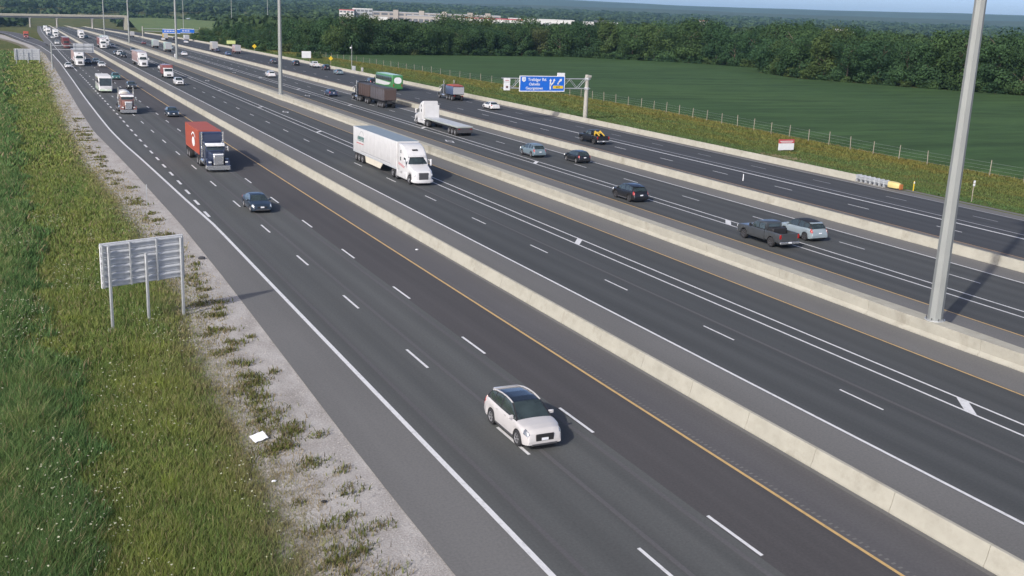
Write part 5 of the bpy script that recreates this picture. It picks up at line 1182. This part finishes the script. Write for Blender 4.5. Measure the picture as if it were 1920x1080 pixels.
def left_grass():
    Xs, Ys, Ws = [], [], []
    for (y0, y1, n, wd) in ((27, 40, 130000, .020), (40, 55, 110000, .026), (55, 80, 100000, .040), (80, 125, 80000, .075), (125, 220, 50000, .16), (220, 420, 30000, .32)):
        y = RNG.uniform(y0, y1, n); lo = -4.5-(y-30)*.025; x = lo+(gL_v(y)+1.9-lo)*RNG.random(n)
        Xs.append(x); Ys.append(y); Ws.append(np.full(n, wd))
    X = np.concatenate(Xs); Y = np.concatenate(Ys); Y = np.concatenate(Ys); Wd = np.concatenate(Ws); e = gL_v(Y)
    d = e-X; n1 = vnoise(X, Y*.35, .55, 1); n2 = vnoise(X, Y, 2.2, 2); n3 = vnoise(X, Y, .9, 3)
    n4 = vnoise(X, Y*.8, 3.6, 4); keep = (d+1.1*n2+.9*n1+.7*n4 > RNG.uniform(-1.5, 2.9, len(X)))
    X, Y, Wd, d, n1, n2, n3 = [q[keep] for q in (X, Y, Wd, d, n1, n2, n3)]
    rk = np.clip((2.4-(X+2.0*n1+.8*n3+.5*n2))/2.6, 0, 1)*np.clip((X+1.6*n1+.6*n3+3.6)/1.5, .15, 1); reed = rk > RNG.uniform(.05, .75, len(X))
    u = RNG.random(len(X))
    H = np.where(reed, RNG.uniform(.55, 1.0, len(X))*(.75+.55*rk)*(1+.2*n3), RNG.uniform(.18, .55, len(X))*(1+.35*n3)*np.clip(d/2.5, .35, 1)); H = np.clip(H, .08, 1.7)
    C = np.zeros((len(X), 3))
    green = np.array((.076, .122, .034)); olive = np.array((.128, .146, .040)); brown = np.array((.180, .148, .086)); reedc = np.array((.056, .110, .037)); lime = np.array((.130, .172, .030))
    k = np.clip(.45+.5*n1+.25*n3+RNG.normal(0, .3, len(d)), 0, 1)[:, None]; C = green*(1-k)+olive*k
    kb = np.clip((2.6-d)/3.2+.35*n2+.25*n3+RNG.normal(0, .18, len(d)), 0, .95)[:, None]; C = C*(1-kb)+brown*kb
    kl = np.clip(n3*1.4-.55, 0, .8)[:, None]; C = C*(1-kl)+lime*kl
    C = np.where(reed[:, None], reedc+(olive-reedc)*np.clip(.15+.55*n3+.3*n2, 0, 1)[:, None]*.6, C)
    dry = u > .90; C = np.where(dry[:, None], brown*1.1, C)
    C = 1.42*C*RNG.uniform(.74, 1.26, (len(X), 1)); tips = np.clip(C*1.18+np.array((.012, .008, 0)), 0, 1)
    Wd = Wd*np.where(reed, 1.25, 1.0)
    o = stuff(obj('tall_grass', blades('tall_grass', X, Y, H, Wd, C, .75, tips), 'blade')); o['label'] = 'tall green and olive weeds and grass left of the road'; o['category'] = 'grass'
    # white flower heads
    V = []; F = []; n = 0
    for q in range(4200):
        y = 28+70*random.random()**1.5; x = random.uniform(-3.5, float(grav_L(y))-1.2)
        if math.sin(x*1.1+y*.31)+math.sin(y*.23-x*.7)+random.uniform(-.8, .8) < .35: continue
        s = random.uniform(.014, .036)*(1+y/110); z = random.uniform(.35, .7)+(.5 if x < 1.5 else 0); p_ = P(x, y, z)
        V.append(np.array([(p_.x+s*math.cos(a), p_.y+s*math.sin(a), p_.z+.02*random.uniform(-1, 1)) for a in np.linspace(0, 2*math.pi, 6)[:-1]])); F.append(np.array([(0, 1, 2), (0, 2, 3), (0, 3, 4)])+n); n += 5
    o = stuff(obj('white_wildflowers', np_mesh('white_wildflowers', np.concatenate(V), np.concatenate(F)), plain('petal', (.40, .41, .28), .8))); o['label'] = 'small white wildflowers scattered through the roadside grass'; o['category'] = 'flowers'
    # tufts on the gravel
    TX, TY, TH, TC = [], [], [], []
    spots = [(10.8, 62.7, .5), (10.7, 59.3, .5), (9.9, 55.4, .5), (10.5, 49.9, .6), (10.3, 45.7, .7), (10.6, 39.6, .5), (11.3, 36.7, .6), (8.9, 41.4, .6), (9.7, 31.9, .7), (10.6, 78, .5), (11.4, 96, .4), (10.9, 70, .6), (11.6, 42.5, .35), (11.9, 57.6, .25), (11.3, 33.5, .5), (10.3, 30, .7), (11.7, 51.3, .3), (11.0, 87, .6), (11.2, 110, .6), (10.9, 120, .7), (11.5, 38.6, .3), (10.9, 44, .4)]
    spots += [(random.uniform(float(grav_L(yy))-.3, float(grav_L(yy))+1.3), yy, random.uniform(.15, .5)) for yy in [28+150*random.random()**1.4 for _ in range(130)]]
    for (x, y, s) in spots:
        m_ = int(200*s*(1 if y < 70 else .45)); a = RNG.normal(0, s*.8, m_); b = RNG.normal(0, s*.6, m_)
        TX.append(x+a); TY.append(y+b+.3*a); TH.append(RNG.uniform(.05, .26, m_)); TC.append(np.where(RNG.random((m_, 1)) < .35, brown*1.1, olive)*RNG.uniform(.7, 1.2, (m_, 1)))
    TX = np.concatenate(TX); TY = np.concatenate(TY)
    o = stuff(obj('gravel_tufts', blades('gravel_tufts', TX, TY, np.concatenate(TH)+.08, .018+.0007*TY, np.concatenate(TC), .9), 'blade')); o['label'] = 'low weed tufts growing in the gravel shoulder'; o['category'] = 'grass'
left_grass()
def right_verge():
    n = 170000; Y = 72+420*RNG.random(n)**1.35; fx = np.vectorize(fence_X)(Y); X = 94.6+(fx+1.4-94.6)*RNG.random(n)
    n1 = vnoise(X*1.6, Y*.22, .35, 5); n2 = vnoise(X, Y*.6, .9, 6); t = (X-94)/(fx-94)
    bare = (np.hypot(X-99.5, (Y-119)*.35) < 1.6+.6*n2); keep = ~bare; X, Y, n1, n2, t = [q[keep] for q in (X, Y, n1, n2, t)]
    H = np.where(t > .45, RNG.uniform(.35, .85, len(X)), RNG.uniform(.2, .5, len(X)))*(1+.3*n1); H = np.clip(H*.52, .08, .6)
    green = np.array((.066, .118, .040)); olive = np.array((.135, .135, .036)); gold = np.array((.165, .120, .032))
    k = np.clip(.25+.9*(t-.35)+.45*n1, 0, 1)[:, None]; C = green*(1-k)+olive*k; kg = np.clip(n2*.7+.5*(t-.65), 0, .6)[:, None]; C = C*(1-kg)+gold*kg
    C *= 1.2*RNG.uniform(.7, 1.3, (len(X), 1)); Wd = .05+.0007*Y
    o = stuff(obj('verge_grass', blades('verge_grass', X, Y, H, Wd, C, 1.0), 'blade')); o['label'] = 'olive and golden verge grass between outer barrier and field'; o['category'] = 'grass'
    # bare stony patch near the board
    mb = MB()
    for q in range(160):
        x = 99.5+random.gauss(0, .9); y = 119+random.gauss(0, 2.6); s = random.uniform(.06, .2); p_ = P(x, y, 0)
        mb.add([(p_.x-s, p_.y, p_.z), (p_.x, p_.y-s, p_.z), (p_.x+s, p_.y, p_.z), (p_.x, p_.y+s, p_.z), (p_.x, p_.y, p_.z+s*.7)], [(0, 1, 4), (1, 2, 4), (2, 3, 4), (3, 0, 4)])
    o = stuff(obj('loose_rubble', mb.mesh('loose_rubble', False), 'gravel')); o['label'] = 'pale rubble patch in the verge below the red and white board'; o['category'] = 'rubble'
right_verge()

# ------------------------------------------------------------------ trees
def crown_mesh(seed, nleaf, size, kind):
    r = np.random.default_rng(seed); V = []; tint = []
    if kind == 'round': lobes = [(0, 0, .55, .34, .36)] + [(r.uniform(.20, .36)*math.cos(a), r.uniform(.20, .36)*math.sin(a), r.uniform(.12, .76), r.uniform(.13, .24), r.uniform(.11, .19)) for a in np.linspace(0, 12.5, 17)[:-1]]
    elif kind == 'tall': lobes = [(0, 0, .52, .24, .44)] + [(r.uniform(.12, .24)*math.cos(a), r.uniform(.12, .24)*math.sin(a), r.uniform(.10, .86), r.uniform(.10, .18), r.uniform(.10, .17)) for a in np.linspace(0, 12.5, 16)[:-1]]
    else: lobes = [(0, 0, .45, .36, .40)] + [(r.uniform(.2, .42)*math.cos(a), r.uniform(.2, .42)*math.sin(a), r.uniform(.12, .7), r.uniform(.18, .28), r.uniform(.16, .26)) for a in np.linspace(0, 6.28, 11)[:-1]]
    w_ = np.array([l[3]**2 for l in lobes]); w_ /= w_.sum()
    li = r.choice(len(lobes), nleaf, p=w_); L_ = np.array(lobes)[li]
    d = r.normal(size=(nleaf, 3)); d /= np.linalg.norm(d, axis=1)[:, None]; rr = (r.random(nleaf)**.28)[:, None]*(1+.10*r.normal(size=(nleaf, 1)))
    c = L_[:, :3]+d*rr*np.stack([L_[:, 3], L_[:, 3], L_[:, 4]], 1)
    t = r.random(nleaf)*.35+.65*np.repeat(r.random(len(lobes))[None], nleaf, 0)[np.arange(nleaf), li]
    nrm = d+.45*r.normal(size=(nleaf, 3)); nrm /= np.linalg.norm(nrm, axis=1)[:, None]
    a = np.cross(nrm, r.normal(size=(nleaf, 3))); a /= np.linalg.norm(a, axis=1)[:, None]; b = np.cross(nrm, a)
    s = (size*r.uniform(.6, 1.4, nleaf))[:, None]
    Q = np.stack([c-a*s*.9, c-b*s*.55, c+a*s, c+b*s*.6], 1); Q[:, 2] += nrm*s*.25
    F = np.arange(nleaf*4).reshape(-1, 4)
    return np_mesh('crown', Q.reshape(-1, 3), F, None, np.repeat(t, 4))
def trunk_mesh(seed, kind):
    r = random.Random(seed); mb = MB(); top = .62 if kind != 'bush' else .3; p_ = Vector((0, 0, -.03)); rr = .022 if kind != 'bush' else .014
    n = 5
    for k in range(n):
        q = Vector((r.uniform(-.012, .012)*k, r.uniform(-.012, .012)*k, top*(k+1)/n)); mb.cyl(p_, q, rr*(1-.16*k), rr*(1-.16*(k+1)), 7, False); 
        if k >= 1:
            for _ in range(2):
                a = r.uniform(0, 6.28); e = q+Vector((math.cos(a)*.2, math.sin(a)*.2, r.uniform(.08, .2))); mb.cyl(q, e, rr*.4, rr*.12, 5, False)
        p_ = q
    return mb.mesh('trunk')
CROWNS = [(crown_mesh(20+k, 5600 if kd != 'bush' else 1300, .0205 if kd != 'bush' else .055, kd), trunk_mesh(k, kd), kd) for k, kd in enumerate(('round', 'round', 'round', 'round', 'tall', 'tall', 'bush', 'bush'))]
TREE_N = [0]
def tree(X, Y, h, wd, var, label, group):
    cm, tm, kd = CROWNS[var]; base = P(X, Y, -.1)
    root = empty('broadleaf_tree' if kd != 'bush' else 'shrub', base, random.uniform(0, 6.28)); tag(root, label, 'tree' if kd != 'bush' else 'shrub', group)
    obj('crown', cm, 'leaf', root, None, None, (wd, wd, h)); obj('trunk', tm, 'bark', root, None, None, (h, h, h)); TREE_N[0] += 1
def along(pts, step):
    out = []
    for (x0, y0), (x1, y1) in zip(pts[:-1], pts[1:]):
        L_ = math.hypot(x1-x0, y1-y0); n = max(1, int(L_/step)); nx_, ny_ = -(y1-y0)/L_, (x1-x0)/L_
        for k in range(n): out.append((x0+(x1-x0)*(k+.5)/n, y0+(y1-y0)*(k+.5)/n, nx_, ny_))
    return out
WOOD = [(330, 60), (304, 150), (276, 221), (254, 293), (266, 335), (295, 368), (286, 412), (244, 464), (180, 452), (122, 437), (113, 470), (108, 540), (104, 620), (103, 680)]
def zone(x, y):
    if y > 436 and x < 118: return 'beside the far yellow signs'
    if x < 180: return 'left of the blue exit sign'
    if y > 400: return 'behind the middle of the field'
    if y > 300: return 'at the field edge bay'
    if y > 200: return 'left of the big light pole'
    return 'at the far right of the field'
HUE = {'round': 'broad-crowned', 'tall': 'narrow tall', 'bush': 'low spreading'}
ROWN = ('front', 'second', 'third', 'back')
for row, (off, step) in enumerate(((3, 8.5), (13, 10), (26, 12), (42, 14))):
    for (x, y, a, b) in along(WOOD, step):
        nearroad = y > 436 and x < 118
        if nearroad: ox_, oy_ = 1, 0.1
        else:
            ox_, oy_ = -a, -b
            if ox_*0.5+oy_*0.85 < 0 and not (ox_ > .55): ox_, oy_ = a, b
        X_, Y_ = x+ox_*off+random.uniform(-3, 3), y+oy_*off+random.uniform(-3, 3)
        h = random.uniform(12.5, 16.5) if x < 185 else (random.uniform(14, 18) if x < 240 else random.uniform(15.5, 21))
        h += .5*row; h *= (1+.13*math.sin(x*.047+y*.031+row*.9)+.08*math.sin(x*.11-y*.09+2*row))*(.90 if x > 240 else 1)
        if nearroad: h = random.uniform(6, 10.0)+1.0*row
        var = random.choice((0, 1, 2, 3, 0, 1, 2, 3, 4, 5)); kd = CROWNS[var][2]
        tree(X_, Y_, h, h*random.uniform(.85, 1.15), var, '%s tree, %s row of wood, %s' % (HUE[kd], ROWN[row], zone(x, y)), 'trees of the wood')
for (x, y, a, b) in along(WOOD, 5.0):
    if y < 100: continue
    nearroad = y > 436 and x < 118
    h = random.uniform(2.5, 5.0); tree(x+random.uniform(-1.5, 1.5)-(0 if not nearroad else 1.5), y+random.uniform(-1.5, 1.5)-(1.0 if not nearroad else 0), h, h*random.uniform(1.2, 1.7), random.choice((6, 7)), 'low shrub at foot of the wood '+zone(x, y), 'shrubs along the wood')
for (x, y, h) in ((100, 470, 3.5), (101, 500, 3), (100, 545, 4), (99, 585, 3), (101, 640, 4), (104, 415, 2.5), (108, 405, 3)):
    tree(x, y, h, h*1.4, random.choice((6, 7)), 'shrub close behind the outer barrier near the far yellow signs', 'shrubs by the outer barrier')

def far_woods():
    r = np.random.default_rng(5); base = []
    for k in range(4):
        n = 70; d = r.normal(size=(n, 3)); d /= np.linalg.norm(d, axis=1)[:, None]; c = d*(r.random((n, 1))**.35)*np.array([.5, .5, .45])+np.array([0, 0, .52])
        nr = d+.6*r.normal(size=(n, 3)); nr /= np.linalg.norm(nr, axis=1)[:, None]; a = np.cross(nr, r.normal(size=(n, 3))); a /= np.linalg.norm(a, axis=1)[:, None]; b = np.cross(nr, a)
        s = .19*r.uniform(.7, 1.3, (n, 1)); base.append((np.stack([c-a*s, c-b*s*.7, c+a*s, c+b*s*.7], 1), np.clip(.35+.5*c[:, 2]*.0+.5*r.random(n), 0, 1)))
    Vs, Ts = [], []
    def put(X, Y, h, w_):
        q, t = base[r.integers(4)]; p_ = P(X, Y, -.3); a = r.uniform(0, 6.28); R_ = np.array([[math.cos(a), math.sin(a), 0], [-math.sin(a), math.cos(a), 0], [0, 0, 1]])
        Vs.append((q @ R_)*np.array([w_, w_, h])+np.array(p_)); Ts.append(np.clip(t*.6+.4*r.random(), 0, 1))
    n = 0
    while n < 7000:
        az = rad(r.uniform(-3, 56)); d = 640+4300*r.random()**1.25; X, Y = d*math.sin(az), d*math.cos(az)
        if X < 135 and Y < 1300: continue
        if 0 < X < 125 and Y < 1900: continue
        if az < rad(9) and d < 1300: continue
        if vn(X, Y) < -.30 and d < 3200: continue
        if rad(14) < az < rad(29) and 850 < d < 1420: continue
        h = r.uniform(9, 15); w_ = r.uniform(9, 16)*(1+d/2600); put(X, Y, h*(1+d/9000), w_); n += 1
    V = np.concatenate(Vs).reshape(-1, 3); F = np.arange(len(V)).reshape(-1, 4)
    o = stuff(obj('distant_woods', np_mesh('distant_woods', V, F, None, np.repeat(np.concatenate(Ts), 4)), 'leaf_far')); o['label'] = 'distant woods stretching to the blue hills'; o['category'] = 'woods'
def vn(x, y): return float(vnoise(np.array([x]), np.array([y]), .0045, 9)[0])
far_woods()

# ------------------------------------------------------------------ hills
def hills(name, dist, h0, amp, seed, depth):
    r = np.random.default_rng(seed); ph = r.uniform(0, 6.28, 6); vs_ = []; fs = []; prof = [(-depth, 0), (-depth*.55, .35), (-depth*.25, .8), (0, 1.0), (depth*.4, .9), (depth, 0)]; az = np.linspace(rad(-25), rad(80), 160)
    for a in az:
        h = h0+amp*(math.sin(a*7+ph[0])*.5+math.sin(a*15+ph[1])*.25+math.sin(a*41+ph[2])*.08+math.sin(a*97+ph[3])*.04)
        for dd, k in prof:
            R_ = dist+dd+120*math.sin(a*23+ph[4])*(1-k); vs_.append((R_*math.sin(a), R_*math.cos(a), 20+(h-20)*k - (25 if k == 0 else 0)))
    m_ = len(prof)
    for i in range(len(az)-1):
        for j in range(m_-1): fs.append((i*m_+j, i*m_+j+1, (i+1)*m_+j+1, (i+1)*m_+j))
    me = bpy.data.meshes.new(name); me.from_pydata(vs_, [], fs); me.shade_smooth(); me.materials.append(None); structure(obj(name, me, 'hill_forest'))
hills('hills', 8600, 112, 16, 3, 1500); hills('hills', 5600, 48, 14, 8, 900)

# ------------------------------------------------------------------ bridge and embankments
def bridge():
    root = empty('road_bridge', PR(40, 1250, 0)); tag(root, 'concrete road bridge crossing the far end of the highway', 'bridge')
    Z = lambda x: 10.4+(x+60)*.016
    def deck(m_, a, b, y0, y1, z0, z1): m_.add([(x-40, y, Z(x)+z) for x, y, z in ((a, y0, z0), (b, y0, z0), (b, y1, z0), (a, y1, z0), (a, y0, z1), (b, y0, z1), (b, y1, z1), (a, y1, z1))], [(0, 3, 2, 1), (4, 5, 6, 7), (0, 1, 5, 4), (1, 2, 6, 5), (2, 3, 7, 6), (3, 0, 4, 7)])
    part(root, 'deck', None, lambda m_: deck(m_, -70, 106, 0, 16, -.4, .5), 'concrete', smooth=False); part(root, 'parapet', None, lambda m_: deck(m_, -70, 106, -.2, .1, .5, 1.6), 'concrete', smooth=False); part(root, 'parapet', None, lambda m_: deck(m_, -70, 106, 15.9, 16.2, .5, 1.6), 'concrete', smooth=False)
    for q in range(6): part(root, 'girder', None, lambda m_: deck(m_, -70, 104, .8+2.7*q, 1.5+2.7*q, -2.0, -.4), 'dark_wall', smooth=False)
    for x in (9, 35, 70):
        for y in (2, 8, 14): part(root, 'pier', None, lambda m_: m_.cyl((x-40, y, -1), (x-40, y, Z(x)-2.0), .8, .8, 12), 'concrete_grey')
        part(root, 'pier_cap', None, lambda m_: m_.box(x-41, x-39, .5, 15.5, Z(x)-2.9, Z(x)-2.0), 'concrete_grey', smooth=False)
    part(root, 'abutment', None, lambda m_: m_.box(62.5, 66.5, -.5, 16.5, -1, Z(104)+.4), 'concrete', smooth=False); part(root, 'abutment', None, lambda m_: m_.box(-66, -62, -.5, 16.5, -1, Z(-24)+.2), 'concrete', smooth=False)
bridge()
def embankment(name, pts, wtop, slope):
    vs_ = []; fs = []
    for (X, Y, h) in pts:
        b = zt(X, Y)
        for o_, k in ((-wtop-slope*h, -.3), (-wtop, h), (wtop, h), (wtop+slope*h, -.3)): vs_.append((X+xo(Y), Y+o_, b+k))
    for i in range(len(pts)-1):
        for j in range(3): fs.append((i*4+j, i*4+j+1, i*4+j+5, i*4+j+4))
    me = bpy.data.meshes.new(name); me.from_pydata(vs_, [], fs); me.materials.append(None); structure(obj(name, me, 'bank_grass'))
embankment('embankment', [(105, 1256, 12.6), (130, 1240, 13), (170, 1190, 12), (215, 1130, 9), (270, 1080, 5), (340, 1040, 2)], 9, 9.0)
embankment('embankment', [(-24, 1256, 10.4), (-60, 1256, 10), (-140, 1256, 8), (-300, 1256, 5)], 9, 6.0)
def far_car(X, Y, z, kind, col, label):
    r = empty({'suv': 'sport_utility_vehicle', 'sedan': 'sedan_car'}[kind], P(X, Y, z), rad(70)); tag(r, label, 'car', 'cars on the overpass'); car(kind, r, col, detail=False)
for (X, Y, z, c_, lb) in ((196, 1148, 10.8, PW, 'white car on the overpass left of the woods'), (160, 1196, 12.5, PS, 'silver car on the overpass above the grassy bank')): far_car(X, Y, z, 'suv', c_, lb)

# ------------------------------------------------------------------ far buildings
def building(name, X, Y, L_, D_, h, wall, label, cat='building', rz=0.35, roof='white_wall', bays=0, storeys=0, extra=None):
    r = empty(name, P(X, Y, -.5), rz); tag(r, label, cat)
    part(r, 'wall', None, lambda m_: m_.box(-L_/2, L_/2, 0, D_, 0, h), wall, smooth=False); part(r, 'roof', None, lambda m_: m_.box(-L_/2-.3, L_/2+.3, -.3, D_+.3, h+.01, h+.8), roof, smooth=False)
    for s in range(storeys):
        z0 = h*(s+.28)/storeys; z1 = h*(s+.80)/storeys
        for b in range(bays):
            x0 = -L_/2+L_*(b+.12)/bays; x1 = -L_/2+L_*(b+.88)/bays; part(r, 'window', '%s%d_%d' % (name, L_, h), lambda m_: m_.box(0, x1-x0, -.12, -.01, 0, z1-z0), 'dark_wall', (x0, 0, z0), smooth=False)
    if extra: extra(r, L_, D_, h)
    return r
def garage_extra(r, L_, D_, h):
    for q in (-.32, -.12, .06, .26, .40): part(r, 'stair_tower', None, lambda m_: m_.box(L_*q-3, L_*q+3, -1.5, 6, 0, h+3.0), 'beige_wall', smooth=False)
BR = rad(-20)
building('parking_garage', 447, 1205, 150, 40, 18, 'beige_wall', 'long beige parking garage with stair towers behind the woods', 'building', BR, 'grey_wall', 16, 4, garage_extra)
building('office_tower', 352, 1190, 22, 18, 22, 'grey_wall', 'grey mid-rise block at left end of the far parking garage', 'building', BR, 'white_wall', 5, 6)
building('office_tower', 331, 1180, 16, 18, 21, 'white_wall', 'white mid-rise block left of the grey one', 'building', BR, 'red_trim', 4, 6)
building('retail_store', 340, 1100, 26, 20, 14, 'white_wall', 'white low store in front of the far mid-rise blocks', 'building', BR, 'white_wall', 5, 1)
building('retail_store', 395, 1110, 30, 20, 15.5, 'beige_wall', 'beige store with pale front behind the treetops', 'building', BR, 'grey_wall', 5, 1)
building('retail_store', 455, 1050, 62, 24, 15, 'white_wall', 'long white store with red roof edge behind treetops', 'building', BR, 'red_trim', 8, 1)
building('retail_store', 520, 1065, 70, 24, 16, 'white_wall', 'long white outlet building right of the red-edged store', 'building', BR, 'white_wall', 8, 1)
building('retail_store', 590, 1050, 40, 24, 15, 'white_wall', 'white building with dark glass at right end of the outlets', 'building', BR, 'white_wall', 4, 1)
building('office_tower', 577, 1035, 12, 10, 17, 'dark_wall', 'small dark glass block among the white outlets', 'building', BR, 'dark_wall', 3, 3)
building('retail_store', 640, 1000, 30, 20, 13, 'white_wall', 'small white store peeking over the trees right of outlets', 'building', BR, 'red_trim', 4, 1)
building('warehouse', 1180, 1330, 30, 30, 20, 'white_wall', 'lone white warehouse far off above the right woods', 'building', rad(-35), 'white_wall', 3, 1)
building('warehouse', 1310, 1170, 26, 30, 12, 'white_wall', 'white far warehouse left of the big light pole', 'building', rad(-40), 'white_wall', 3, 1)
building('warehouse', 1420, 1120, 34, 30, 12, 'white_wall', 'white far warehouse right of the big light pole', 'building', rad(-40), 'white_wall', 3, 1)
building('house', 1010, 1480, 12, 10, 26, 'beige_wall', 'tall beige far building with red top above the trees', 'building', rad(-30), 'red_trim', 2, 3)

# ------------------------------------------------------------------ haze
hz = MB(); hz.box(-9000, 12500, -200, 12500, -60, 175); ho = obj('haze', hz.mesh('haze', False), None); stuff(ho)
mt = bpy.data.materials.new('haze_air'); mt.use_nodes = True; t = mt.node_tree; t.nodes.clear()
vo = t.nodes.new('ShaderNodeVolumePrincipled'); vo.inputs['Color'].default_value = (0.40, 0.70, 1.0, 1); vo.inputs['Density'].default_value = 0.00005; vo.inputs['Anisotropy'].default_value = 0.0
oo = t.nodes.new('ShaderNodeOutputMaterial'); t.links.new(vo.outputs[0], oo.inputs['Volume'])
ho.data.materials.clear(); ho.data.materials.append(mt)
